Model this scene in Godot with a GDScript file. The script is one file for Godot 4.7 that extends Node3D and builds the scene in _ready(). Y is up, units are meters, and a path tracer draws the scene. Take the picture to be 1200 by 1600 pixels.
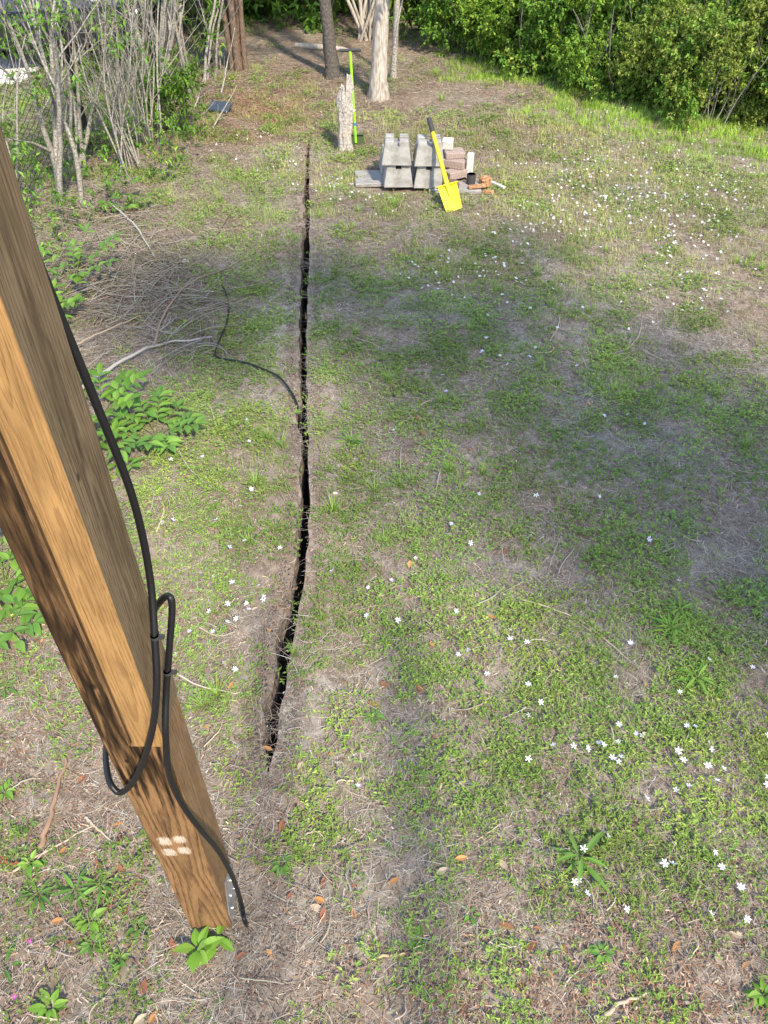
extends Node3D

# ------------------------------------------------------------------ camera model
const F := 1200.0            # focal length in photograph pixels (photo 1200 x 1600)
const PITCH := 0.77493       # 44.4 degrees down
const CAM_H := 2.6

var rng := RandomNumberGenerator.new()
var nz := FastNoiseLite.new()
var nz2 := FastNoiseLite.new()
var used := {}
var M := {}

func rf(a: float, b: float) -> float:
	return rng.randf_range(a, b)

func ray(u: float, v: float) -> Vector3:
	var x := (u - 600.0) / F
	var y := -(v - 800.0) / F
	var c := cos(PITCH)
	var s := sin(PITCH)
	return Vector3(x, y * c - s, -(c + y * s))

# ground point seen at a pixel
func P(u: float, v: float, y := 0.0) -> Vector3:
	var r := ray(u, v)
	var t := (CAM_H - y) / -r.y
	var p := Vector3(r.x * t, y, r.z * t)
	if y == 0.0:
		p.y = ht(p.x, p.z)
	return p

# point on a pixel's ray that stands a given distance ahead of the camera
func PF(u: float, v: float, fwd: float) -> Vector3:
	var r := ray(u, v)
	return Vector3(0, CAM_H, 0) + r * (fwd / -r.z)

func pix(p: Vector3) -> Vector2:
	var d := p - Vector3(0, CAM_H, 0)
	var c := cos(PITCH)
	var s := sin(PITCH)
	var zf := -d.z * c - d.y * s
	var yu := d.y * c - d.z * s
	return Vector2(600.0 + F * d.x / zf, 800.0 - F * yu / zf)

# ground height
func ht(x: float, z: float) -> float:
	var near := clampf(1.0 - (absf(x) - 6.0) * 0.25, 0.0, 1.0) * clampf((x + 3.4) * 1.2, 0.0, 1.0)
	return near * (nz.get_noise_2d(x * 22.0, z * 22.0) * 0.022 + nz2.get_noise_2d(x * 160.0, z * 160.0) * 0.009)

# ------------------------------------------------------------------ mesh builder
class MB:
	var v := PackedVector3Array()
	var n := PackedVector3Array()
	var c := PackedColorArray()
	var t := PackedVector2Array()
	var smooth := false
	func tri(a: Vector3, b: Vector3, d: Vector3, col: Color) -> void:
		v.push_back(a); v.push_back(b); v.push_back(d)
		c.push_back(col); c.push_back(col); c.push_back(col)
		if smooth:
			var m := (d - a).cross(b - a).normalized()
			n.push_back(m); n.push_back(m); n.push_back(m)
	func quad(a: Vector3, b: Vector3, d: Vector3, e: Vector3, col: Color) -> void:
		tri(a, b, d, col)
		tri(a, d, e, col)
	func quad_uv(a: Vector3, b: Vector3, d: Vector3, e: Vector3, ua: Vector2, ub: Vector2, ud: Vector2, ue: Vector2) -> void:
		quad(a, b, d, e, Color.WHITE)
		for q in [ua, ub, ud, ua, ud, ue]:
			t.push_back(q)
	func trin(a: Vector3, b: Vector3, d: Vector3, na: Vector3, nb: Vector3, nd: Vector3, col: Color) -> void:
		v.push_back(a); v.push_back(b); v.push_back(d)
		n.push_back(na); n.push_back(nb); n.push_back(nd)
		c.push_back(col); c.push_back(col); c.push_back(col)
	# swept tube; cols: one colour or one per point
	func tube(pts: Array, radii: Array, sides: int, col: Color, cap := true) -> void:
		smooth = true
		var rings := []
		var norms := []
		var side := Vector3.ZERO
		for k in pts.size():
			var a: Vector3 = pts[max(k - 1, 0)]
			var b: Vector3 = pts[min(k + 1, pts.size() - 1)]
			var d := (b - a).normalized()
			if d.length() < 0.5:
				d = Vector3.UP
			if side == Vector3.ZERO:
				side = d.cross(Vector3(0.31, 0.17, 0.93)).normalized()
			side = (side - d * side.dot(d)).normalized()
			var up := d.cross(side)
			var ring := PackedVector3Array()
			var nn := PackedVector3Array()
			for s in sides:
				var an := TAU * s / sides
				var o := side * cos(an) + up * sin(an)
				var rr: float = radii[k]
				ring.push_back(Vector3(pts[k]) + o * rr)
				nn.push_back(o)
			rings.append(ring)
			norms.append(nn)
		for k in pts.size() - 1:
			for s in sides:
				var s2 := (s + 1) % sides
				trin(rings[k][s], rings[k + 1][s], rings[k + 1][s2], norms[k][s], norms[k + 1][s], norms[k + 1][s2], col)
				trin(rings[k][s], rings[k + 1][s2], rings[k][s2], norms[k][s], norms[k + 1][s2], norms[k][s2], col)
		if cap:
			for e in [0, pts.size() - 1]:
				var dd: Vector3 = (Vector3(pts[e]) - Vector3(pts[1 if e == 0 else e - 1])).normalized()
				for s in range(1, sides - 1):
					trin(rings[e][0], rings[e][s], rings[e][s + 1], dd, dd, dd, col)
	# box from eight corners bent by a transform, with chamfered edges left flat
	func box(x: Transform3D, size: Vector3, col: Color) -> void:
		var h := size * 0.5
		var p := []
		for k in 8:
			p.append(x * Vector3(h.x if k & 1 else -h.x, h.y if k & 2 else -h.y, h.z if k & 4 else -h.z))
		for f in [[0, 1, 3, 2], [4, 6, 7, 5], [0, 4, 5, 1], [2, 3, 7, 6], [0, 2, 6, 4], [1, 5, 7, 3]]:
			quad(p[f[0]], p[f[1]], p[f[2]], p[f[3]], col)
	# box with chamfered edges
	func cbox(x: Transform3D, size: Vector3, ch: float, col: Color, taper := 1.0) -> void:
		var h := size * 0.5
		var ys := [-h.y, -h.y + ch, h.y - ch, h.y]
		var loops := []
		for k in 4:
			var ins: float = ch if k == 0 or k == 3 else 0.0
			var tp := lerpf(1.0, taper, (ys[k] + h.y) / size.y)
			var a := (h.x - ins) * tp
			var b := (h.z - ins) * tp
			var l := []
			for q in [[a, b - ch], [a - ch, b], [-a + ch, b], [-a, b - ch], [-a, -b + ch], [-a + ch, -b], [a - ch, -b], [a, -b + ch]]:
				l.append(x * Vector3(q[0], ys[k], q[1]))
			loops.append(l)
		for k in 3:
			for s in 8:
				var s2 := (s + 1) % 8
				quad(loops[k][s], loops[k][s2], loops[k + 1][s2], loops[k + 1][s], col)
		for k in [0, 3]:
			for s in range(1, 7):
				tri(loops[k][0], loops[k][s], loops[k][s + 1], col)
	# a small leaf: folded diamond, two faces
	func leaf(base: Vector3, dir: Vector3, side: Vector3, ln: float, wd: float, droop: float, col: Color) -> void:
		var m := base + dir * ln * 0.45
		var tip := base + dir * ln - Vector3(0, droop * ln, 0)
		var up := side.cross(dir) * wd * 0.18
		tri(base, m + side * wd * 0.5 + up, tip, col)
		tri(base, tip, m - side * wd * 0.5 + up, col)
	# a thin strip along points
	func strip(pts: Array, wd: float, side: Vector3, col: Color) -> void:
		for k in pts.size() - 1:
			var w0 := wd * (1.0 - 0.85 * float(k) / (pts.size() - 1))
			var w1 := wd * (1.0 - 0.85 * float(k + 1) / (pts.size() - 1))
			var a: Vector3 = pts[k]
			var b: Vector3 = pts[k + 1]
			if k == pts.size() - 2:
				tri(a - side * w0 * 0.5, a + side * w0 * 0.5, b, col)
			else:
				quad(a - side * w0 * 0.5, a + side * w0 * 0.5, b + side * w1 * 0.5, b - side * w1 * 0.5, col)
	func surface(into: ArrayMesh, mat: Material) -> void:
		var a := []
		a.resize(Mesh.ARRAY_MAX)
		a[Mesh.ARRAY_VERTEX] = v
		if n.size() == v.size():
			a[Mesh.ARRAY_NORMAL] = n
		a[Mesh.ARRAY_COLOR] = c
		if t.size() == v.size():
			a[Mesh.ARRAY_TEX_UV] = t
		into.add_surface_from_arrays(Mesh.PRIMITIVE_TRIANGLES, a)
		into.surface_set_material(into.get_surface_count() - 1, mat)
	func mesh(mat: Material) -> ArrayMesh:
		var m := ArrayMesh.new()
		surface(m, mat)
		return m

# ------------------------------------------------------------------ scene helpers
func numbered(called: String) -> String:
	if not used.has(called):
		used[called] = 0
		return called
	used[called] += 1
	return "%s_%03d" % [called, used[called]]

func tag(o: Node, label: String, category: String, group := "", kind := "") -> void:
	if label: o.set_meta("label", label)
	if category: o.set_meta("category", category)
	if group: o.set_meta("group", group)
	if kind: o.set_meta("kind", kind)

func thing(called: String, label: String, category: String, at := Vector3.ZERO, group := "") -> Node3D:
	var o := Node3D.new()
	o.name = numbered(called)
	add_child(o)
	o.position = at
	tag(o, label, category, group)
	return o

func part(called: String, m: Mesh, parent: Node, at := Vector3.ZERO) -> MeshInstance3D:
	var o := MeshInstance3D.new()
	o.name = called
	o.mesh = m
	o.position = at
	parent.add_child(o, true)
	return o

func single(called: String, m: Mesh, label: String, category: String, at := Vector3.ZERO, group := "") -> MeshInstance3D:
	var o := MeshInstance3D.new()
	o.name = numbered(called)
	o.mesh = m
	add_child(o)
	o.position = at
	tag(o, label, category, group)
	return o

func structure(called: String, m: Mesh, parent: Node = self) -> MeshInstance3D:
	var o := MeshInstance3D.new()
	o.name = called
	o.mesh = m
	parent.add_child(o, true)
	if parent == self:
		o.set_meta("kind", "structure")
	return o

func scatter(called: String, label: String, category: String, m: Mesh, xf: Array, cols: Array) -> void:
	if xf.is_empty():
		return
	var mm := MultiMesh.new()
	mm.transform_format = MultiMesh.TRANSFORM_3D
	mm.use_colors = true
	mm.mesh = m
	mm.instance_count = xf.size()
	for k in xf.size():
		mm.set_instance_transform(k, xf[k])
		mm.set_instance_color(k, cols[k])
	var o := MultiMeshInstance3D.new()
	o.multimesh = mm
	o.name = numbered(called)
	add_child(o)
	tag(o, label, category, "", "stuff")

func mat(col: Color, rough := 0.8, metal := 0.0) -> StandardMaterial3D:
	var m := StandardMaterial3D.new()
	m.albedo_color = col.linear_to_srgb()
	m.roughness = rough
	m.metallic = metal
	return m

func vmat(rough := 0.8, back := Color.BLACK) -> StandardMaterial3D:
	var m := StandardMaterial3D.new()
	m.vertex_color_use_as_albedo = true
	m.roughness = rough
	m.metallic_specular = 0.35
	if back != Color.BLACK:
		m.backlight_enabled = true
		m.backlight = back.linear_to_srgb()
	return m

func noise_tex(freq: float, ramp: Array, size := 512, oct := 4, as_normal := false, bump := 4.0) -> NoiseTexture2D:
	var f := FastNoiseLite.new()
	f.seed = 7 + ramp.size() + int(freq * 1000)
	f.frequency = freq
	f.fractal_octaves = oct
	var t := NoiseTexture2D.new()
	t.width = size
	t.height = size
	t.seamless = true
	t.noise = f
	if as_normal:
		t.as_normal_map = true
		t.bump_strength = bump
	else:
		var g := Gradient.new()
		var offs := PackedFloat32Array()
		var cols := PackedColorArray()
		for r in ramp:
			offs.push_back(r[0])
			cols.push_back(Color(r[1]).linear_to_srgb())
		g.offsets = offs
		g.colors = cols
		t.color_ramp = g
	return t

func tri_mat(tex: Texture2D, nrm: Texture2D, scale: float, rough := 0.85, world := false) -> StandardMaterial3D:
	var m := StandardMaterial3D.new()
	m.albedo_texture = tex
	m.uv1_triplanar = true
	m.uv1_world_triplanar = world
	m.uv1_scale = Vector3.ONE * scale
	m.roughness = rough
	if nrm:
		m.normal_enabled = true
		m.normal_texture = nrm
		m.normal_scale = 1.0
	return m

func jitter(c: Color, a: float) -> Color:
	var k := 1.0 + rf(-a, a)
	return Color(c.r * k * (1.0 + rf(-a, a) * 0.35), c.g * k, c.b * k * (1.0 + rf(-a, a) * 0.35))

# ------------------------------------------------------------------ computed textures
func litter_texture() -> ImageTexture:
	var n := 1024
	var im := Image.create(n, n, false, Image.FORMAT_RGB8)
	var f := FastNoiseLite.new()
	f.seed = 91
	f.frequency = 0.02
	f.fractal_octaves = 5
	var raw := f.get_seamless_image(n, n)
	for y in n:
		for x in n:
			var k := raw.get_pixel(x, y).r
			var c := Color(0.115, 0.093, 0.072).lerp(Color(0.28, 0.238, 0.195), k)
			im.set_pixel(x, y, c.linear_to_srgb())
	var r := RandomNumberGenerator.new()
	r.seed = 4
	var pal := [Color(0.42, 0.36, 0.3), Color(0.33, 0.25, 0.18), Color(0.1, 0.07, 0.05), Color(0.5, 0.45, 0.39), Color(0.22, 0.15, 0.1), Color(0.08, 0.055, 0.04), Color(0.36, 0.31, 0.26)]
	for k in 9000:
		var p := Vector2(r.randf() * n, r.randf() * n)
		var a := r.randf() * TAU
		var bend := r.randf_range(-0.03, 0.03)
		var c: Color = pal[r.randi() % pal.size()]
		c = (c * r.randf_range(0.7, 1.25)).linear_to_srgb()
		var w := 2 if r.randf() < 0.4 else 1
		for s in r.randi_range(5, 38):
			for q in w:
				im.set_pixel(posmod(int(p.x) + q, n), posmod(int(p.y), n), c)
			p += Vector2(cos(a), sin(a))
			a += bend
	return ImageTexture.create_from_image(im)

# wood: rings running up the board, cathedral arches, knots; light and dark wood colours
func wood_texture(w: int, h: int, wm: float, hm: float, light: Color, dark: Color, seed_: int, rings: float, arch: float, knots: Array, stains_and_shade: Array, paint: Array) -> ImageTexture:
	var im := Image.create(w, h, false, Image.FORMAT_RGB8)
	var f := FastNoiseLite.new()
	f.seed = seed_
	f.frequency = 1.0
	f.fractal_octaves = 3
	for y in h:
		for x in w:
			var px := (float(x) / w) * wm
			var py := (float(y) / h) * hm
			var wob := f.get_noise_2d(px * 9.0, py * 1.1) * 0.012 + f.get_noise_2d(px * 30.0, py * 2.5) * 0.002
			var dx := px - wm * 0.5
			var r := sqrt(dx * dx + 0.0004) * 1.0 + arch * absf(fposmod(py + 0.13, 1.4) - 0.7) * 0.06 + wob
			for kn in knots:
				var d := Vector2((px - kn[0]) * 2.2, (py - kn[1]) * 0.55).length()
				r += kn[2] * 0.05 * exp(-d * d / (kn[2] * kn[2]))
			var s := fposmod(r * rings, 1.0)
			var band := smoothstep(0.25, 0.9, s) * (1.0 - smoothstep(0.92, 1.0, s))
			var fine := f.get_noise_2d(px * 420.0, py * 9.0) * 0.5 + 0.5
			var fibre := f.get_noise_2d(px * 1100.0, py * 26.0)
			var check := smoothstep(0.42, 0.6, f.get_noise_2d(px * 260.0 + 300.0, py * 3.5))
			var c := light.lerp(dark, clampf(band * 0.62 + (fine - 0.5) * 0.85 + fibre * 0.5, 0.0, 1.0))
			c = c.lerp(dark * 0.5, check * 0.7)
			var grime := f.get_noise_2d(px * 18.0 + 80.0, py * 5.0)
			c = c * (1.0 + grime * 0.28)
			for kn in knots:
				var d2 := Vector2((px - kn[0]) * 1.5, (py - kn[1])).length()
				c = c.lerp(dark * 0.45, 0.85 * (1.0 - smoothstep(kn[2] * 0.10, kn[2] * 0.30, d2)))
			for st in stains_and_shade:  # stains, and on the broad board face also shadow bands
				var e := Vector2((px - st[0]) / st[2], (py - st[1]) / st[3]).length() + f.get_noise_2d(px * 60.0 + 40.0, py * 6.0) * 0.9
				c = c.lerp(Color(c.r * st[4], c.g * st[4], c.b * st[4] * 0.95), 1.0 - smoothstep(0.3, 1.15, e))
			for pt in paint:
				var e2 := Vector2((px - pt[0]) / pt[2], (py - pt[1]) / pt[3])
				var q := pow(absf(e2.x), 3.0) + pow(absf(e2.y), 3.0) + f.get_noise_2d(px * 420.0, py * 40.0) * 1.3
				c = c.lerp(Color(0.62, 0.55, 0.46), 0.6 * (1.0 - smoothstep(0.0, 1.4, q)))
			im.set_pixel(x, y, c.linear_to_srgb())
	return ImageTexture.create_from_image(im)

func tex_mat(t: Texture2D, rough := 0.75) -> StandardMaterial3D:
	var m := StandardMaterial3D.new()
	m.albedo_texture = t
	m.roughness = rough
	m.metallic_specular = 0.3
	m.heightmap_enabled = true
	m.heightmap_texture = t
	m.heightmap_scale = 0.08
	return m

# ------------------------------------------------------------------ ready
func _ready() -> void:
	rng.seed = 20240
	nz.seed = 3
	nz.frequency = 0.05
	nz.fractal_octaves = 3
	nz2.seed = 11
	nz2.frequency = 0.05
	nz2.fractal_octaves = 2
	var cam := Camera3D.new()
	cam.name = "camera"
	add_child(cam)
	cam.position = Vector3(0, CAM_H, 0)
	cam.rotation = Vector3(-PITCH, 0, 0)
	cam.fov = rad_to_deg(2.0 * atan(800.0 / F))
	cam.near = 0.05
	cam.far = 1200.0
	cam.current = true
	var env := Environment.new()
	env.background_mode = Environment.BG_SKY
	var sky := Sky.new()
	var sm := ProceduralSkyMaterial.new()
	sm.sky_top_color = Color(0.56, 0.67, 0.84)
	sm.sky_horizon_color = Color(0.92, 0.93, 0.93)
	sm.sky_curve = 0.25
	sm.ground_bottom_color = Color(0.3, 0.28, 0.24)
	sm.ground_horizon_color = Color(0.8, 0.84, 0.86)
	sm.sky_energy_multiplier = 1.0
	sky.sky_material = sm
	env.sky = sky
	env.background_energy_multiplier = 1.55
	env.tonemap_mode = Environment.TONE_MAPPER_LINEAR
	env.tonemap_exposure = 1.85
	env.sdfgi_enabled = true
	env.ssao_enabled = true
	env.ssil_enabled = true
	var we := WorldEnvironment.new()
	we.name = "world_environment"
	we.environment = env
	add_child(we)
	var sun := DirectionalLight3D.new()
	sun.name = "sun"
	sun.light_energy = 1.4
	sun.light_color = Color(1.0, 0.95, 0.86)
	sun.light_angular_distance = 3.0
	sun.shadow_enabled = true
	add_child(sun)
	sun.look_at_from_position(Vector3.ZERO, Vector3(-0.31, -0.72, -0.62), Vector3.UP)

	make_materials()
	build_ground()
	build_beyond_fence()
	build_fence()
	build_woods()
	build_trees()
	build_left_thicket()
	build_post()
	build_cables()
	build_tools()
	build_blocks()
	build_plants()
	build_ground_cover()
	build_small_things()

func make_materials() -> void:
	M.leaf = vmat(0.5, Color(0.7, 0.7, 0.7))
	M.grass = vmat(0.6)
	M.dry = vmat(0.9)
	M.flower = vmat(0.7, Color(0.3, 0.3, 0.3))
	M.litter = litter_texture()
	var g := StandardMaterial3D.new()
	g.albedo_texture = M.litter
	g.vertex_color_use_as_albedo = true
	g.roughness = 0.95
	g.metallic_specular = 0.2
	g.heightmap_enabled = true
	g.heightmap_texture = M.litter
	g.heightmap_scale = 0.5
	M.ground = g
	var tn := noise_tex(0.02, [], 512, 5, true, 12.0)
	M.soil = tri_mat(noise_tex(0.03, [[0.0, Color(0.1, 0.078, 0.062)], [0.5, Color(0.185, 0.15, 0.122)], [1.0, Color(0.3, 0.25, 0.21)]], 512, 5), tn, 2.2, 0.95, true)
	M.soil.metallic_specular = 0.2
	M.bark_pale = tri_mat(noise_tex(0.03, [[0.0, Color(0.16, 0.13, 0.1)], [0.45, Color(0.36, 0.31, 0.26)], [0.62, Color(0.46, 0.42, 0.37)], [1.0, Color(0.52, 0.5, 0.45)]], 512, 5), tn, 2.0, 0.9)
	M.bark_pale.uv1_scale = Vector3(2.6, 0.5, 2.6)
	M.bark_pale.normal_scale = 0.25
	M.bark_dark = tri_mat(noise_tex(0.045, [[0.0, Color(0.04, 0.033, 0.03)], [0.5, Color(0.1, 0.085, 0.075)], [1.0, Color(0.2, 0.18, 0.16)]], 512, 5), tn, 2.0, 0.95)
	M.bark_dark.uv1_scale = Vector3(5.0, 1.4, 5.0)
	M.bark_red = tri_mat(noise_tex(0.04, [[0.0, Color(0.05, 0.03, 0.022)], [0.5, Color(0.16, 0.108, 0.077)], [1.0, Color(0.33, 0.27, 0.215)]], 512, 4), tn, 2.0, 0.9)
	M.bark_red.uv1_scale = Vector3(7.0, 0.9, 7.0)
	M.stem_grey = tri_mat(noise_tex(0.03, [[0.0, Color(0.08, 0.065, 0.05)], [0.45, Color(0.24, 0.215, 0.185)], [0.6, Color(0.36, 0.335, 0.295)], [1.0, Color(0.5, 0.48, 0.43)]], 256, 4), null, 6.0, 0.9)
	M.twig = vmat(0.9)
	M.concrete = tri_mat(noise_tex(0.008, [[0.0, Color(0.17, 0.155, 0.135)], [0.4, Color(0.27, 0.258, 0.238)], [0.6, Color(0.31, 0.3, 0.28)], [1.0, Color(0.4, 0.39, 0.37)]], 512, 6), tn, 1.6, 0.9)
	M.concrete.normal_scale = 0.3
	M.slab = tri_mat(noise_tex(0.02, [[0.0, Color(0.55, 0.53, 0.5)], [1.0, Color(0.72, 0.7, 0.67)]], 256, 5), null, 0.5, 0.9)
	M.driftwood = tri_mat(noise_tex(0.05, [[0.0, Color(0.08, 0.06, 0.05)], [0.35, Color(0.3, 0.26, 0.22)], [0.6, Color(0.48, 0.44, 0.39)], [1.0, Color(0.62, 0.58, 0.52)]], 512, 4), tn, 3.0, 0.95)
	M.driftwood.uv1_scale = Vector3(9.0, 2.2, 9.0)
	M.driftwood.normal_scale = 1.6
	M.rubber = mat(Color(0.008, 0.008, 0.009), 0.42)
	M.rubber.metallic_specular = 0.4
	M.black_vinyl = mat(Color(0.012, 0.012, 0.014), 0.45)
	M.yellow = tri_mat(noise_tex(0.02, [[0.0, Color(0.26, 0.19, 0.05)], [0.28, Color(0.5, 0.41, 0.02)], [0.45, Color(0.6, 0.5, 0.01)], [1.0, Color(0.64, 0.54, 0.012)]], 256, 5), null, 4.0, 0.45)
	M.lime = mat(Color(0.28, 0.58, 0.03), 0.45)
	M.black_grip = mat(Color(0.03, 0.03, 0.032), 0.7)
	M.zinc = tri_mat(noise_tex(0.02, [[0.0, Color(0.4, 0.42, 0.44)], [0.5, Color(0.55, 0.57, 0.59)], [1.0, Color(0.7, 0.71, 0.72)]], 128, 3), null, 8.0, 0.35)
	M.zinc.metallic = 0.85

# ------------------------------------------------------------------ trench
const TR := [[1215, 417.5, 419.5], [1200, 416, 422], [1185, 415, 427], [1165, 416, 431], [1130, 418, 436], [1100, 411, 440], [1080, 424, 444], [1050, 427, 449], [1000, 431, 457], [950, 446, 468], [900, 455, 476], [850, 463, 481], [800, 467.5, 483.5], [700, 468.5, 483], [640, 466, 480], [600, 467, 480], [500, 468, 479.5], [400, 471.5, 483], [350, 474, 484.5], [300, 473.5, 483], [250, 476, 484], [222, 480, 485], [214, 482, 483]]
var tr_f := []
var tr_l := []
var tr_r := []

func prep_trench() -> void:
	for k in TR:
		var a := ray(k[1], k[0])
		var b := ray(k[2], k[0])
		tr_f.append(-a.z * CAM_H / -a.y)
		tr_l.append(a.x * CAM_H / -a.y)
		tr_r.append(b.x * CAM_H / -b.y)

# (left lip, right lip) of the trench at a forward distance; equal outside it
func trench(f: float) -> Vector2:
	if f <= tr_f[0]:
		var c: float = (tr_l[0] + tr_r[0]) * 0.5
		return Vector2(c, c)
	for k in range(1, tr_f.size()):
		if f <= tr_f[k]:
			var t: float = (f - tr_f[k - 1]) / (tr_f[k] - tr_f[k - 1])
			var l := lerpf(tr_l[k - 1], tr_l[k], t)
			var r := lerpf(tr_r[k - 1], tr_r[k], t)
			var w := r - l
			l += (nz2.get_noise_2d(f * 70.0, 9.0) * 0.03 + nz2.get_noise_2d(f * 190.0, 9.0) * 0.006) * minf(1.0, w / 0.04)
			r += nz2.get_noise_2d(f * 70.0, 77.0) * 0.012 * minf(1.0, w / 0.04)
			return Vector2(l, maxf(r, l + 0.002))
	var e: float = (tr_l[-1] + tr_r[-1]) * 0.5
	return Vector2(e, e)

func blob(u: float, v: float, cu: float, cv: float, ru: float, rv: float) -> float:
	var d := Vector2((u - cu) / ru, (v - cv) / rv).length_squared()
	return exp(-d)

const GREEN := [
	[2, 2, 2, 2, 1, 1, 3, 8, 9, 9, 9, 9],
	[2, 2, 2, 2, 2, 2, 2, 4, 7, 8, 9, 9],
	[2, 2, 4, 4, 5, 4, 4, 4, 4, 5, 6, 7],
	[2, 2, 4, 7, 6, 6, 6, 5, 5, 5, 5, 5],
	[2, 1, 2, 8, 8, 6, 6, 6, 6, 5, 5, 5],
	[2, 1, 2, 9, 8, 6, 6, 6, 5, 6, 5, 4],
	[3, 3, 6, 9, 8, 7, 6, 5, 5, 5, 6, 6],
	[3, 3, 6, 8, 6, 7, 6, 5, 5, 6, 5, 3],
	[3, 3, 5, 7, 5, 7, 6, 5, 5, 6, 6, 4],
	[3, 3, 3, 7, 5, 7, 6, 5, 5, 6, 7, 6],
	[2, 2, 3, 4, 4, 4, 4, 5, 7, 7, 6, 6],
	[1, 2, 2, 3, 1, 4, 4, 5, 8, 8, 7, 6],
	[1, 1, 2, 2, 2, 5, 4, 7, 8, 8, 7, 6],
	[3, 3, 2, 2, 3, 5, 3, 5, 7, 7, 6, 5],
	[2, 3, 2, 2, 1, 3, 2, 2, 3, 3, 3, 3],
	[2, 2, 2, 2, 1, 2, 2, 2, 2, 1, 2, 2]]

func green_at(u: float, v: float) -> float:
	var x := clampf(u / 100.0 - 0.5, 0.0, 10.999)
	var y := clampf(v / 100.0 - 0.5, 0.0, 14.999)
	var i := int(x)
	var j := int(y)
	var a := lerpf(GREEN[j][i], GREEN[j][i + 1], x - i)
	var b := lerpf(GREEN[j + 1][i], GREEN[j + 1][i + 1], x - i)
	return lerpf(a, b, y - j) / 9.0

# how bare a spot is: trench spoil, the refilled strip by the post, the soil path by the tree
func bare_at(x: float, z: float, uv: Vector2) -> float:
	var f := -z
	var b := 0.0
	var t := trench(f)
	if f > tr_f[0] - 0.15 and f < tr_f[-1]:
		var dl := t.x - x
		var dr := x - t.y
		if dl > 0.0: b = maxf(b, 1.0 - smoothstep(0.015, 0.075 + nz.get_noise_2d(0.0, f * 40.0) * 0.06, dl))
		elif dr > 0.0: b = maxf(b, 0.8 * (1.0 - smoothstep(0.015, 0.05 + nz.get_noise_2d(9.0, f * 40.0) * 0.04, dr)))
		else: b = 1.0
	if f < tr_f[0] + 0.3:
		var cx := lerpf(-0.40, -0.33, clampf((1.35 - f) / 0.9, 0.0, 1.0))
		b = maxf(b, (1.0 - smoothstep(0.05, 0.14, absf(x - cx) + nz.get_noise_2d(x * 60.0, f * 60.0) * 0.06)) * (1.0 - smoothstep(1.3, 1.6, f)))
	b = maxf(b, 1.7 * blob(uv.x, uv.y, 705, 153, 120, 19))
	b = maxf(b, 0.75 * blob(uv.x, uv.y, 1120, 775, 90, 45))
	b = maxf(b, 0.7 * blob(uv.x, uv.y, 1190, 490, 60, 60))
	b = maxf(b, 1.0 * blob(uv.x, uv.y, 480, 90, 120, 32))
	b = maxf(b, 0.45 * blob(uv.x, uv.y, 220, 440, 90, 80))
	b = maxf(b, 0.6 * blob(uv.x, uv.y, 650, 1560, 60, 90))
	b = maxf(b, 0.7 * blob(uv.x, uv.y, 540, 355, 70, 18))
	b = maxf(b, 0.7 * blob(uv.x, uv.y, 560, 380, 40, 14))
	return clampf(b, 0.0, 1.0)

func ground_color(x: float, z: float) -> Color:
	var uv := pix(Vector3(x, 0, z)) if z < -0.2 else Vector2(600, 1600)
	var n := nz.get_noise_2d(x * 30.0 + 70.0, z * 30.0)
	var n2 := nz.get_noise_2d(x * 9.0 - 40.0, z * 9.0)
	var c := Color(1.0, 0.98, 0.96)
	c = c.lerp(Color(0.8, 0.72, 0.66), clampf(0.5 + n * 1.2, 0.0, 1.0))
	c = c.lerp(Color(1.2, 1.16, 1.08), clampf(n2 * 1.6, 0.0, 0.7))
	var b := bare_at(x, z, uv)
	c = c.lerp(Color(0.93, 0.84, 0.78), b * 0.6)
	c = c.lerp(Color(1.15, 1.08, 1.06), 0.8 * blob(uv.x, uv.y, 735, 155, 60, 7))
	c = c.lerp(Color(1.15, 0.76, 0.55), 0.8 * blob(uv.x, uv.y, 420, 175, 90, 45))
	return c

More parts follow.
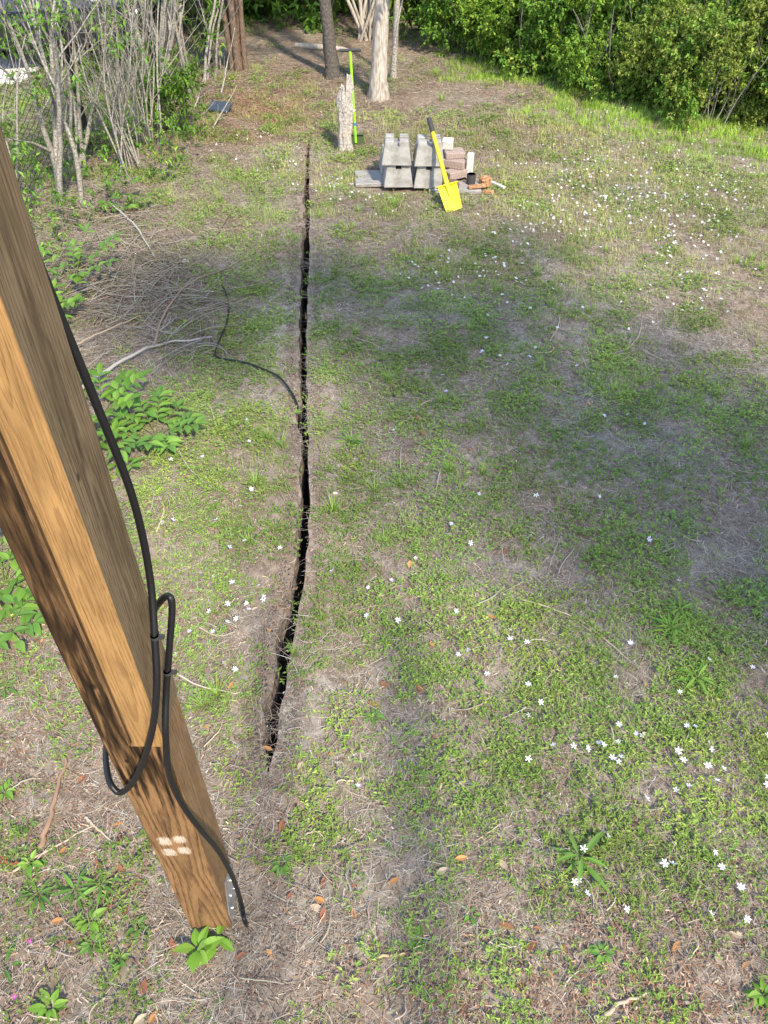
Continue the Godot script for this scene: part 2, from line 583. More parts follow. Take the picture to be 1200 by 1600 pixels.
func build_ground() -> void:
	prep_trench()
	# rows (forward distance) and columns (offset from a lip)
	var rows := [-400.0, -150.0, -60.0, -25.0, -10.0, -5.0, -2.5, -1.2, -0.6, -0.3, 0.0]
	var f := 0.1
	while f < 4.2:
		rows.append(f)
		f += 0.03
	while f < 8.2:
		rows.append(f)
		f += 0.05
	while f < 14.0:
		rows.append(f)
		f += 0.12
	while f < 600.0:
		rows.append(f)
		f *= 1.18
	var offs := [0.0, 0.012, 0.03, 0.06]
	var o := 0.1
	while o < 2.4:
		offs.append(o)
		o += 0.045
	while o < 5.0:
		offs.append(o)
		o += 0.12
	while o < 600.0:
		offs.append(o)
		o *= 1.3
	var v := PackedVector3Array()
	var nn := PackedVector3Array()
	var c := PackedColorArray()
	var t := PackedVector2Array()
	var idx := PackedInt32Array()
	var cn := offs.size() * 2
	var wall := MB.new()
	wall.smooth = false
	var last := []
	for r in rows.size():
		var fr: float = rows[r]
		var z := -fr
		var lip := trench(fr)
		for side in 2:
			for k in offs.size():
				var x: float = lip.x - offs[offs.size() - 1 - k] if side == 0 else lip.y + offs[k]
				var off: float = offs[offs.size() - 1 - k] if side == 0 else offs[k]
				var y := ht(x, z)
				var open := clampf((lip.y - lip.x) / 0.04, 0.0, 1.0)
				if side == 0 and off < 0.06:   # the left lip has crumbled inward
					var slump := 0.012 + 0.045 * exp(-pow((fr - 2.0) / 0.45, 2.0))
					y -= open * slump * (1.0 - off / 0.06) * (1.0 + nz2.get_noise_2d(fr * 110.0, 5.0))
				if off > 0.06 and off < 0.16:   # low heaped spoil
					y += open * 0.008 * (1.0 + nz2.get_noise_2d(fr * 200.0, x * 200.0))
				var e := 0.02
				v.push_back(Vector3(x, y, z))
				nn.push_back(Vector3(ht(x - e, z) - ht(x + e, z), 2.0 * e, ht(x, z - e) - ht(x, z + e)).normalized())
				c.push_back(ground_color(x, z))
				t.push_back(Vector2(x, z) / 1.3)
		# trench walls, row by row
		var here := []
		if lip.y - lip.x > 0.0015:
			var open2 := clampf((lip.y - lip.x) / 0.03, 0.0, 1.0)
			var yl := v[r * cn + offs.size() - 1].y
			var yr := v[r * cn + offs.size()].y
			var dep := 0.08 + 0.34 * open2
			here.append(Vector3(lip.x, yl, z))
			for q in [0.18, 0.4, 0.7, 1.0]:
				here.append(Vector3(lip.x + (lip.y - lip.x) * (0.06 + 0.10 * q) + nz2.get_noise_2d(fr * 120.0, q * 300.0) * 0.012 * open2, yl - dep * q, z))
			for q in [1.0, 0.6, 0.25]:
				here.append(Vector3(lip.y - (lip.y - lip.x) * 0.06 * q + nz2.get_noise_2d(fr * 120.0, q * 300.0 + 500.0) * 0.006 * open2, yr - dep * q, z))
			here.append(Vector3(lip.y, yr, z))
		if last.size() and here.size():
			for q in here.size() - 1:
				wall.quad(last[q], last[q + 1], here[q + 1], here[q], Color.WHITE)
		last = here
	for r in rows.size() - 1:
		var closed: bool = trench(rows[r]).y - trench(rows[r]).x < 0.0015 or trench(rows[r + 1]).y - trench(rows[r + 1]).x < 0.0015
		for k in cn - 1:
			if k == offs.size() - 1 and not closed:
				continue
			var a := r * cn + k
			idx.append_array(PackedInt32Array([a, a + cn, a + cn + 1, a, a + cn + 1, a + 1]))
	var arr := []
	arr.resize(Mesh.ARRAY_MAX)
	arr[Mesh.ARRAY_VERTEX] = v
	arr[Mesh.ARRAY_NORMAL] = nn
	arr[Mesh.ARRAY_COLOR] = c
	arr[Mesh.ARRAY_TEX_UV] = t
	arr[Mesh.ARRAY_INDEX] = idx
	var am := ArrayMesh.new()
	am.add_surface_from_arrays(Mesh.PRIMITIVE_TRIANGLES, arr)
	am.surface_set_material(0, M.ground)
	var g := structure("ground", am)
	structure("trench_wall", wall.mesh(M.soil), g)

# ------------------------------------------------------------------ beyond the fence
func sheet(poly: Array, y: float, thick: float, m: Material) -> ArrayMesh:
	var b := MB.new()
	for k in range(1, poly.size() - 1):
		b.tri(Vector3(poly[0].x, y, poly[0].z), Vector3(poly[k].x, y, poly[k].z), Vector3(poly[k + 1].x, y, poly[k + 1].z), Color.WHITE)
	for k in poly.size():
		var p: Vector3 = poly[k]
		var q: Vector3 = poly[(k + 1) % poly.size()]
		b.quad(Vector3(p.x, y, p.z), Vector3(q.x, y, q.z), Vector3(q.x, y - thick, q.z), Vector3(p.x, y - thick, p.z), Color.WHITE)
	return b.mesh(m)

var drive_poly := PackedVector2Array()

func build_beyond_fence() -> void:
	var drive := [P(-260, 20), P(30, 66), P(74, 100), P(34, 132), P(-260, 150)]
	structure("driveway", sheet(drive, 0.03, 0.06, M.slab))
	for q in drive: drive_poly.push_back(Vector2(q.x, q.z))
	build_car()

func build_car() -> void:
	var c := thing("parked_car", "dark blue car parked beyond the black chain-link fence", "car", Vector3(-4.3, 0.0, -12.2))
	c.rotation.y = deg_to_rad(14)
	var navy := mat(Color(0.035, 0.05, 0.1), 0.25)
	navy.clearcoat_enabled = true
	navy.clearcoat = 1.0
	var black := mat(Color(0.012, 0.012, 0.014), 0.5)
	var glass := mat(Color(0.08, 0.11, 0.16), 0.06)
	# side profile (z forward towards the viewer = front), extruded across x with tumblehome
	var prof := [[2.25, 0.42], [2.3, 0.62], [2.22, 0.84], [1.2, 1.02], [0.35, 1.52], [-1.3, 1.55], [-2.1, 1.12], [-2.3, 0.95], [-2.32, 0.45], [-2.2, 0.3], [2.15, 0.3]]
	var b := MB.new()
	var n := prof.size()
	for s in [-1.0, 1.0]:
		var cen := Vector3(s * 0.88, 0.8, 0)
		for k in n:
			var p: Array = prof[k]
			var q: Array = prof[(k + 1) % n]
			var wp: float = 0.9 - maxf(0.0, p[1] - 0.95) * 0.32
			var wq: float = 0.9 - maxf(0.0, q[1] - 0.95) * 0.32
			b.tri(cen, Vector3(s * wp, p[1], p[0]), Vector3(s * wq, q[1], q[0]), Color.WHITE)
			b.quad(Vector3(-wp, p[1], p[0]), Vector3(wp, p[1], p[0]), Vector3(wq, q[1], q[0]), Vector3(-wq, q[1], q[0]), Color.WHITE)
	part("body", b.mesh(navy), c)
	var w := MB.new()
	w.quad(Vector3(-0.78, 1.05, 1.17), Vector3(0.78, 1.05, 1.17), Vector3(0.66, 1.47, 0.46), Vector3(-0.66, 1.47, 0.46), Color.WHITE)
	for k in 4:
		w.v[k] += Vector3(0, 0.012, 0.012)
	for k in 6:
		w.v[k] += Vector3(0, 0.01, 0.012)
	part("windscreen", w.mesh(glass), c)
	for s in [-1.0, 1.0]:
		var sw := MB.new()
		sw.quad(Vector3(s * 0.9, 1.04, 0.95), Vector3(s * 0.9, 1.06, -1.6), Vector3(s * 0.76, 1.45, -1.2), Vector3(s * 0.76, 1.45, 0.3), Color.WHITE)
		part("side_window", sw.mesh(glass), c)
		var hl := MB.new()
		hl.cbox(Transform3D(Basis(Vector3.UP, s * 0.25), Vector3(s * 0.66, 0.74, 2.24)), Vector3(0.36, 0.15, 0.12), 0.02, Color.WHITE)
		part("headlight", hl.mesh(mat(Color(0.6, 0.62, 0.65), 0.15)), c)
	var bp := MB.new()
	bp.cbox(Transform3D(Basis(), Vector3(0, 0.42, 2.3)), Vector3(1.84, 0.3, 0.16), 0.04, Color.WHITE)
	part("bumper", bp.mesh(black), c)
	for s in [-1.0, 1.0]:
		for z in [-1.4, 1.42]:
			var ty := MB.new()
			ty.tube([Vector3(-0.11, 0, 0), Vector3(-0.1, 0, 0), Vector3(0.1, 0, 0), Vector3(0.11, 0, 0)], [0.3, 0.33, 0.33, 0.3], 20, Color.WHITE)
			var wheel := Node3D.new()
			wheel.name = "wheel"
			c.add_child(wheel, true)
			wheel.position = Vector3(s * 0.83, 0.33, z)
			part("tyre", ty.mesh(black), wheel)
			var rm := MB.new()
			rm.tube([Vector3(s * 0.08, 0, 0), Vector3(s * 0.122, 0, 0)], [0.2, 0.19], 16, Color.WHITE)
			part("rim", rm.mesh(mat(Color(0.5, 0.5, 0.52), 0.3, 0.8)), wheel)

# ------------------------------------------------------------------ fence
func build_fence() -> void:
	var a := Vector3(-3.62, 0, -3.6)
	var d := Vector3(0.226, 0, -1.0).normalized()
	var ln := 6.9
	var fn := thing("chain_link_fence", "black vinyl chain-link fence on round black posts behind the bare stems", "fence", a)
	fn.rotation.y = atan2(-d.z, d.x)
	var hgt := 1.8
	for s in [0.0, 1.9, 4.0, 5.55, 6.9]:
		var b := MB.new()
		var r := 0.045 if s > 6.8 else 0.026
		b.tube([Vector3(s, -0.05, 0), Vector3(s, hgt + 0.05, 0), Vector3(s, hgt + 0.07, 0)], [r, r, r * 0.4], 10, Color.WHITE)
		part("post", b.mesh(M.black_vinyl), fn)
	var tr := MB.new()
	tr.tube([Vector3(0, hgt, -0.03), Vector3(ln, hgt, -0.03)], [0.02, 0.02], 8, Color.WHITE)
	part("rail", tr.mesh(M.black_vinyl), fn)
	var w := MB.new()
	var pitch := 0.052
	var cols := int(ln / pitch)
	var rowsn := int(hgt / pitch)
	for k in cols:
		var pts := []
		var rad := []
		for j in rowsn * 2 + 1:
			var sx := k * pitch + (pitch * 1.02 if (j % 2 == 0) == (k % 2 == 0) else 0.0)
			pts.append(Vector3(sx, 0.03 + j * pitch * 0.49, 0.03 + (0.004 if j % 2 else -0.004)))
			rad.append(0.0029)
		w.tube(pts, rad, 3, Color.WHITE, false)
	var o := part("wire_mesh", w.mesh(M.black_vinyl), fn)
	o.set_meta("kind", "stuff")

# ------------------------------------------------------------------ plants: generators
func rand_dir() -> Vector3:
	while true:
		var p := Vector3(rf(-1, 1), rf(-1, 1), rf(-1, 1))
		if p.length_squared() < 1.0 and p.length_squared() > 0.01:
			return p.normalized()
	return Vector3.UP

# leaf-by-leaf foliage in clumps spread through a volume of lobes
func foliage(lobes: Array, clumps_per: int, leaves: int, ln: float, cols: Array, narrow := 0.5, twig := true) -> ArrayMesh:
	var b := MB.new()
	var tw := MB.new()
	for lb in lobes:
		var cen: Vector3 = lb[0]
		var rad: Vector3 = lb[1]
		for k in clumps_per:
			var d := rand_dir()
			var rr := pow(rf(0.12, 1.0), 0.42)
			var p := cen + Vector3(d.x * rad.x, d.y * rad.y, d.z * rad.z) * rr
			if p.y < 0.03:
				p.y = rf(0.03, 0.25)
			var out := (d + rand_dir() * 0.8 + Vector3(0, 0.3, 0)).normalized()
			var col: Color = cols[rng.randi() % cols.size()]
			var ext := ln * rf(1.4, 2.6)
			if twig:
				tw.strip([p - out * ext * 0.7, p + out * ext], 0.006, out.cross(rand_dir()).normalized(), Color(0.12, 0.09, 0.05))
			for q in leaves:
				var base := p + out * ext * rf(-0.5, 1.0)
				var dir := (out * rf(0.1, 0.9) + rand_dir()).normalized()
				var side := dir.cross(Vector3(rf(-0.6, 0.6), 1.0, rf(-0.6, 0.6))).normalized()
				var l := ln * rf(0.65, 1.25)
				b.leaf(base, dir, side, l, l * narrow, rf(0.0, 0.35), jitter(col, 0.28))
	b.v.append_array(tw.v)
	b.c.append_array(tw.c)
	return b.mesh(M.leaf)

# wandering woody stem with side shoots; returns tip points
func stem(b: MB, base: Vector3, dir: Vector3, length: float, r0: float, wob: float, forks: int, col: Color, tips: Array, sides := 6) -> void:
	var pts := []
	var rad := []
	var p := base
	var d := dir.normalized()
	var n := maxi(4, int(length / 0.14))
	for k in n + 1:
		pts.append(p)
		rad.append(r0 * (1.0 - 0.72 * float(k) / n))
		d = (d + rand_dir() * wob + Vector3(0, 0.03, 0)).normalized()
		p += d * length / n
	b.tube(pts, rad, sides, col, false)
	tips.append([pts[-1], d])
	for k in forks:
		var at := rng.randi_range(int(n * 0.25), n - 1)
		var nd: Vector3 = ((Vector3(pts[at + 1]) - Vector3(pts[at])).normalized() + rand_dir() * 0.75 + Vector3(0, 0.15, 0)).normalized()
		var rr: float = rad[at] * rf(0.4, 0.7)
		stem(b, pts[at], nd, length * rf(0.25, 0.5), rr, wob * 1.3, forks / 3, col, tips, maxi(3, sides - 2))

var GREENS := [Color(0.15, 0.3, 0.045), Color(0.2, 0.37, 0.055), Color(0.11, 0.23, 0.035), Color(0.26, 0.41, 0.065)]
var OLIVES := [Color(0.22, 0.3, 0.05), Color(0.29, 0.38, 0.07), Color(0.16, 0.23, 0.045), Color(0.31, 0.36, 0.09)]
var SHADED_GREENS := [Color(0.11, 0.22, 0.035), Color(0.15, 0.28, 0.045), Color(0.1, 0.2, 0.035)]  # greens darkened in the colour itself to stand for canopy shade

func shrub_proto(called: String, lobes: Array, clumps: int, leaves: int, ln: float, cols: Array, narrow: float, stems: int, hgt: float) -> Node3D:
	var o := Node3D.new()
	o.name = called
	var b := MB.new()
	var tips := []
	for k in stems:
		stem(b, Vector3(rf(-0.25, 0.25), -0.02, rf(-0.25, 0.25)), Vector3(rf(-0.4, 0.4), 1, rf(-0.4, 0.4)), hgt * rf(0.7, 1.0), rf(0.006, 0.014), 0.16, 4, Color(0.3, 0.26, 0.22), tips, 5)
	part("stem", b.mesh(M.stem_grey), o)
	part("foliage", foliage(lobes, clumps, leaves, ln, cols, narrow), o)
	return o

func put_copy(proto: Node3D, called: String, at: Vector3, turn: float, sc: float, label: String, category: String, group: String) -> Node3D:
	var o: Node3D = proto.duplicate()
	o.name = numbered(called)
	add_child(o)
	o.position = at
	o.rotation.y = turn
	o.scale = Vector3.ONE * sc
	tag(o, label, category, group)
	return o

func lobes_for(n: int, spread: float, hgt: float, r: float) -> Array:
	var l := []
	for k in n:
		l.append([Vector3(rf(-spread, spread), rf(0.06, 1.0) * hgt, rf(-spread, spread)), Vector3(r * rf(0.7, 1.2), r * rf(0.6, 1.0), r * rf(0.7, 1.2))])
	return l

func build_woods() -> void:
	var g1 := shrub_proto("a", lobes_for(11, 0.6, 1.7, 0.45), 80, 13, 0.07, GREENS, 0.72, 5, 1.9)
	var g2 := shrub_proto("b", lobes_for(12, 0.7, 1.9, 0.45), 74, 13, 0.064, GREENS + OLIVES, 0.68, 6, 2.0)
	var o1 := shrub_proto("c", lobes_for(12, 0.65, 1.8, 0.45), 76, 13, 0.058, OLIVES, 0.62, 9, 2.1)
	var l1 := shrub_proto("e", lobes_for(11, 0.55, 1.6, 0.42), 74, 12, 0.072, [Color(0.22, 0.37, 0.05), Color(0.28, 0.42, 0.06), Color(0.15, 0.28, 0.04)], 0.55, 5, 1.8)
	var d1 := shrub_proto("d", lobes_for(9, 0.8, 2.2, 0.6), 44, 9, 0.1, SHADED_GREENS, 0.5, 5, 2.2)  # leaf colour carries the shade of the deep woods
	# the woods' edge runs from beside the pale tree towards the right
	var edge := [
		[[690, 90], 0, 0.95], [742, 106], [800, 122], [850, 135], [905, 152], [955, 166], [1005, 178], [1060, 192], [1115, 203], [1170, 212], [1230, 222], [1300, 226]]
	for k in edge.size():
		var e: Array = edge[k]
		var q: Vector3 = P(e[0][0], e[0][1]) if e[0] is Array else P(e[0], e[1])
		var t := float(k) / edge.size()
		for row in 2:
			var at := q + (Vector3(0.16, -0.02, -0.32) if row == 0 else Vector3(0.62, -0.02, -1.0)) + Vector3(0.5, 0, -0.6) * rf(-0.2, 0.3) + (Vector3(0.25, 0, 0.1) if row == 1 else Vector3.ZERO)
			var sc := rf(0.45, 0.72) if row == 0 else rf(0.8, 1.1)
			var high := "low" if row == 0 else "head-high"
			if t < 0.45:
				put_copy([g1, l1, g2][(k + row) % 3], "green_shrub", at, rf(0, TAU), sc, ["%s mid green leafy shrub at the edge of the woods", "%s lime green leafy shrub at the edge of the woods", "%s mixed green and olive leafy shrub at the edge of the woods"][(k + row) % 3] % high, "shrub", "leafy shrubs at the edge of the woods")
			else:
				put_copy([o1, l1, o1, g2][(k + row) % 4], "olive_shrub", at, rf(0, TAU), sc, ["%s olive green twiggy shrub above the tall grass", "%s lime leaved shrub among olive shrubs at the woods", "%s olive green twiggy shrub above the tall grass", "%s green and olive shrub among twiggy olive shrubs"][(k + row) % 4] % high, "shrub", "olive shrubs at the edge of the woods")
	# second and third rows, taller
	for k in 11:
		var e2 := P(640 + k * 75, 78 + k * 15)
		put_copy([g2, l1, g1, o1][k % 4], "woodland_shrub", e2 + Vector3(1.15 + rf(-0.2, 0.2), 0, -2.1 + rf(-0.3, 0.3)), rf(0, TAU), rf(1.25, 1.6), "tall leafy shrub in the second row of the woods", "shrub", "tall shrubs deeper in the woods")
	for k in 9:
		put_copy(d1, "dark_shrub", P(640 + k * 90, 70 + k * 15) + Vector3(1.9, 0, -3.6 + rf(-0.4, 0.4)), rf(0, TAU), rf(1.7, 2.2), "shrub deep in the woods with leaves coloured darker to stand for the shade", "shrub", "dark shrubs deep in the woods")
	# behind the trees in the middle and to the left
	var back := [[-3.3, 13.0], [-2.5, 12.6], [-1.7, 13.1], [-1.0, 12.7], [-0.35, 13.3], [0.35, 12.8], [-2.1, 14.6], [-0.9, 14.8], [0.3, 14.6], [1.2, 14.2], [-3.4, 15.0], [-4.2, 16.5], [-2.6, 16.6], [-1.0, 16.8], [0.7, 16.6], [2.2, 16.3]]
	for k in back.size():
		var p: Array = back[k]
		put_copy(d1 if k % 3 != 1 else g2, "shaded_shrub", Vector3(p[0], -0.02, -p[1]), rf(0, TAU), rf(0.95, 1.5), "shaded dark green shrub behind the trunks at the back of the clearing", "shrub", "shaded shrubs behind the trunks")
	for pr in [g1, g2, o1, d1, l1]:
		pr.free()
	# thin pale trunks standing among the shrubs
	var tall := [[905, 120, 0.05], [1060, 165, 0.04], [765, 90, 0.06], [1150, 185, 0.045], [690, 80, 0.055], [1010, 150, 0.05]]
	for e in tall:
		var b := MB.new()
		var tips := []
		var q := P(e[0], e[1])
		stem(b, Vector3(0, -0.05, 0), Vector3(rf(-0.15, 0.15), 1, rf(-0.1, 0.1)), 5.0, e[2], 0.05, 7, Color.WHITE, tips, 7)
		var tr := thing("woodland_tree", "slender grey woodland tree rising out of the shrubs", "tree", q + Vector3(0.6, 0, -0.9), "slender trees in the woods")
		part("trunk", b.mesh(M.stem_grey), tr)
		var lobes := []
		for tp in tips:
			lobes.append([tp[0], Vector3(0.45, 0.35, 0.45)])
		part("crown", foliage(lobes, 8, 9, 0.09, GREENS, 0.5), tr)

func crown_lobes(cen: Vector3, n: int, spread: Vector3, r: float) -> Array:
	var l := []
	for k in n:
		var d := rand_dir() * pow(rf(0.1, 1.0), 0.4)
		l.append([cen + Vector3(d.x * spread.x, d.y * spread.y, d.z * spread.z), Vector3(r, r * 0.7, r) * rf(0.7, 1.25)])
	return l

# trunk through given points, with a flared foot and bark relief
func trunk(pts: Array, rad: Array, sides: int, lumps: float) -> MB:
	var b := MB.new()
	b.smooth = true
	var rings := []
	for k in pts.size():
		var ring := []
		for s in sides:
			var an := TAU * s / sides
			var rr: float = rad[k] * (1.0 + lumps * nz2.get_noise_3d(cos(an) * 60.0, float(k) * 12.0, sin(an) * 60.0))
			ring.append(Vector3(pts[k]) + Vector3(cos(an), 0, -sin(an)) * rr)
		rings.append(ring)
	for k in pts.size() - 1:
		for s in sides:
			var s2 := (s + 1) % sides
			var na := (Vector3(rings[k][s]) - Vector3(pts[k])).normalized()
			var nb := (Vector3(rings[k][s2]) - Vector3(pts[k])).normalized()
			b.trin(rings[k][s], rings[k + 1][s], rings[k + 1][s2], na, na, nb, Color.WHITE)
			b.trin(rings[k][s], rings[k + 1][s2], rings[k][s2], na, nb, nb, Color.WHITE)
	return b

func lerp_path(keys: Array, n: int) -> Array:
	# keys: [Vector3, radius]; returns [points, radii] smoothly sampled
	var pts := []
	var rad := []
	for k in n + 1:
		var t := float(k) / n * (keys.size() - 1)
		var i := mini(int(t), keys.size() - 2)
		var p0: Vector3 = keys[maxi(i - 1, 0)][0]
		var p1: Vector3 = keys[i][0]
		var p2: Vector3 = keys[i + 1][0]
		var p3: Vector3 = keys[mini(i + 2, keys.size() - 1)][0]
		pts.append(p1.cubic_interpolate(p2, p0, p3, t - i))
		rad.append(lerpf(keys[i][1], keys[i + 1][1], t - i))
	return [pts, rad]

func build_trees() -> void:
	# pale trunk
	var p := P(591, 152)
	var t := thing("pale_tree", "pale smooth-barked tree beside the bare soil path", "tree", p)
	var k := lerp_path([[Vector3(0, -0.05, 0), 0.16], [Vector3(0.0, 0.08, 0), 0.105], [Vector3(0.015, 0.4, 0), 0.082], [Vector3(0.06, 1.2, 0.0), 0.07], [Vector3(0.12, 2.2, 0.05), 0.068], [Vector3(0.12, 3.4, 0.0), 0.075], [Vector3(0.2, 4.6, 0.0), 0.05]], 30)
	part("trunk", trunk(k[0], k[1], 18, 0.16).mesh(M.bark_pale), t)
	var b := MB.new()
	var tips := []
	for q in 6:
		stem(b, k[0][20 + q], Vector3(rf(-1, 1), 0.7, rf(-1, 1)), 2.2, 0.045, 0.12, 4, Color.WHITE, tips, 6)
	part("limb", b.mesh(M.bark_pale), t)
	var lb := crown_lobes(Vector3(0.2, 4.6, -0.6), 16, Vector3(2.0, 1.0, 2.0), 0.7)
	part("crown", foliage(lb, 26, 9, 0.13, GREENS, 0.45), t)
	# the hanging shoot on its right with yellow-green leaves
	var sb := MB.new()
	var st := []
	stem(sb, Vector3(0.17, 0.5, 0.06), Vector3(0.12, 1, 0.05), 0.9, 0.014, 0.08, 1, Color.WHITE, st, 5)
	part("side_shoot", sb.mesh(M.stem_grey), t)
	part("shoot_leaves", foliage([[Vector3(0.24, 1.2, 0.1), Vector3(0.17, 0.16, 0.15)]], 16, 9, 0.075, [Color(0.2, 0.27, 0.03), Color(0.13, 0.22, 0.03)], 0.45), t)
	# grey trunk behind it
	p = P(613, 132)
	t = thing("grey_tree", "thin grey tree standing behind the pale trunk", "tree", p + Vector3(0, 0, -0.2))
	k = lerp_path([[Vector3(0, -0.05, 0), 0.055], [Vector3(0.02, 0.2, 0), 0.034], [Vector3(0.08, 1.2, 0), 0.03], [Vector3(0.25, 2.6, 0), 0.03], [Vector3(0.4, 4.0, 0), 0.03]], 20)
	part("trunk", trunk(k[0], k[1], 12, 0.2).mesh(M.stem_grey), t)
	part("crown", foliage(crown_lobes(Vector3(0.5, 4.2, -0.3), 9, Vector3(1.3, 0.9, 1.3), 0.6), 24, 9, 0.12, GREENS, 0.45), t)
	# dark trunk
	p = P(519, 121)
	t = thing("dark_tree", "dark-barked tree standing left of the green tool's handle", "tree", p)
	k = lerp_path([[Vector3(0, -0.05, 0), 0.11], [Vector3(0, 0.12, 0), 0.076], [Vector3(-0.03, 0.6, 0), 0.064], [Vector3(-0.09, 1.3, 0), 0.068], [Vector3(-0.05, 2.4, 0), 0.065], [Vector3(-0.1, 4.2, 0), 0.05]], 26)
	part("trunk", trunk(k[0], k[1], 14, 0.3).mesh(M.bark_dark), t)
	part("crown", foliage(crown_lobes(Vector3(-0.1, 4.4, -0.4), 14, Vector3(2.0, 1.0, 1.9), 0.7), 26, 9, 0.12, SHADED_GREENS + GREENS, 0.45), t)
	# brown peeling multi-stem trunk
	p = P(374, 112)
	t = thing("brown_tree", "tree of several reddish brown peeling trunks by the end of the fence", "tree", p)
	for q in [[-0.075, 0.02, -0.12, 0.032], [0.0, 0.05, 0.02, 0.04], [0.075, -0.02, 0.1, 0.032], [-0.03, -0.05, -0.05, 0.036], [0.04, -0.04, 0.06, 0.03]]:
		k = lerp_path([[Vector3(q[0], -0.05, q[1]), q[3] * 1.25], [Vector3(q[0], 0.25, q[1]), q[3]], [Vector3(q[0] + q[2] * 0.4, 0.9, q[1]), q[3] * 0.85], [Vector3(q[0] + q[2] * 1.6, 2.0, q[1] * 2.0), q[3] * 0.75], [Vector3(q[0] + q[2] * 4.0, 3.4, q[1] * 5.0), q[3] * 0.45]], 18)
		part("trunk", trunk(k[0], k[1], 12, 0.35).mesh(M.bark_red), t)
	part("crown", foliage(crown_lobes(Vector3(0.0, 3.7, -0.2), 14, Vector3(1.7, 0.9, 1.6), 0.65), 24, 9, 0.09, SHADED_GREENS, 0.4), t)
	# branches of it hanging into the dark
	b = MB.new()
	tips = []
	for q in 5:
		stem(b, Vector3(0.12, 0.75 + q * 0.16, -0.05), Vector3(1.0, 0.15 + 0.1 * q, rf(-0.5, 0.2)), 0.9, 0.016, 0.14, 4, Color.WHITE, tips, 5)
	part("limb", b.mesh(M.stem_grey), t)
	# multi-stem pale bare shrub between the two trunks
	p = P(570, 62)
	t = thing("bare_stemmed_shrub", "shrub of many pale bare stems between the dark and pale trunks", "shrub", p)
	b = MB.new()
	tips = []
	for q in 12:
		b = MB.new()
		stem(b, Vector3(rf(-0.12, 0.12), -0.03, rf(-0.08, 0.08)), Vector3(rf(-0.4, 0.5), 1.0, rf(-0.3, 0.3)), rf(1.5, 2.4), rf(0.014, 0.028), 0.07, 2, Color.WHITE, tips, 6)
		part("stem", b.mesh(M.bark_pale), t)
	var lob := []
	for tp in tips:
		if Vector3(tp[0]).y > 1.0:
			lob.append([tp[0], Vector3(0.25, 0.2, 0.25)])
	part("foliage", foliage(lob, 6, 8, 0.09, GREENS, 0.45), t)
	# fallen log at the back
	k = lerp_path([[P(462, 73) + Vector3(0, 0.02, 0), 0.03], [P(490, 77) + Vector3(0, 0.03, 0), 0.036], [P(525, 79) + Vector3(0, 0.03, 0), 0.03], [P(545, 82) + Vector3(0, 0.02, 0), 0.02]], 12)
	b = MB.new()
	b.tube(k[0], k[1], 9, Color.WHITE)
	single("fallen_log", b.mesh(M.bark_pale), "pale fallen log lying on the ground in front of the dark woods", "log")
	# tall trees behind the photographer, whose crowns shade the middle of the clearing
	# (a crown at 8 m throws its shade 3.4 m to the left of it and 6.9 m further on)
	shade_tree(Vector3(6.6, 0, 6.4), 0.2, [[Vector3(2.75, 8, 2.3), Vector3(0.9, 0.45, 1.2), 9], [Vector3(3.9, 8, 2.65), Vector3(0.9, 0.45, 1.3), 10], [Vector3(5.0, 8, 3.75), Vector3(0.85, 0.45, 0.9), 8], [Vector3(5.9, 8, 4.4), Vector3(0.6, 0.4, 0.6), 5], [Vector3(4.4, 8, 4.2), Vector3(1.2, 0.4, 0.6), 3]], "tall broad-leaved tree behind the wooden post, its crown over the clearing")
	# unseen timber frame, added behind the photographer to cast the near shadow streaks
	var fr := thing("added_streak_frame", "unseen open timber frame of posts and beams added to cast streak shadows on the near ground", "frame", Vector3(1.2, 0, 2.5))
	var wood := mat(Color(0.3, 0.19, 0.1), 0.8)
	for e in [[0.26, 0.11], [-0.25, 0.07]]:
		var bm := MB.new()
		bm.cbox(Transform3D(Basis(Vector3.UP, 0.03), Vector3(e[0], 3.1, -0.05)), Vector3(e[1] * 0.6, 0.08, 3.6), 0.006, Color.WHITE)
		part("beam", bm.mesh(wood), fr)
		for z in [0.1, 1.9]:
			var ps := MB.new()
			ps.cbox(Transform3D(Basis(), Vector3(e[0] + (z - 0.2) * 0.07, 1.49, z)), Vector3(0.1, 3.08, 0.1), 0.006, Color.WHITE)
			part("post", ps.mesh(wood), fr)

func shade_tree(base: Vector3, r: float, crowns: Array, label: String) -> void:
	var t := thing("shade_tree", label, "tree", base)
	var k := lerp_path([[Vector3(0, -0.05, 0), r * 1.5], [Vector3(0, 0.3, 0), r * 1.05], [Vector3(0.05, 3.0, 0), r * 0.9], [Vector3(0, 6.0, 0), r * 0.7], [Vector3(0, 8.4, 0), r * 0.3]], 24)
	part("trunk", trunk(k[0], k[1], 14, 0.25).mesh(M.bark_dark), t)
	for c in crowns:
		var cen: Vector3 = c[0] - base
		var b := MB.new()
		var tips := []
		for q in 4:
			var from: Vector3 = k[0][16 + q]
			stem(b, from, (cen - from) + rand_dir() * 0.8, (cen - from).length() + 0.5, 0.03, 0.08, 4, Color.WHITE, tips, 6)
		part("limb", b.mesh(M.bark_dark), t)
		part("crown", foliage(crown_lobes(cen, c[2], c[1], 0.6), 24, 9, 0.125, GREENS, 0.5), t)

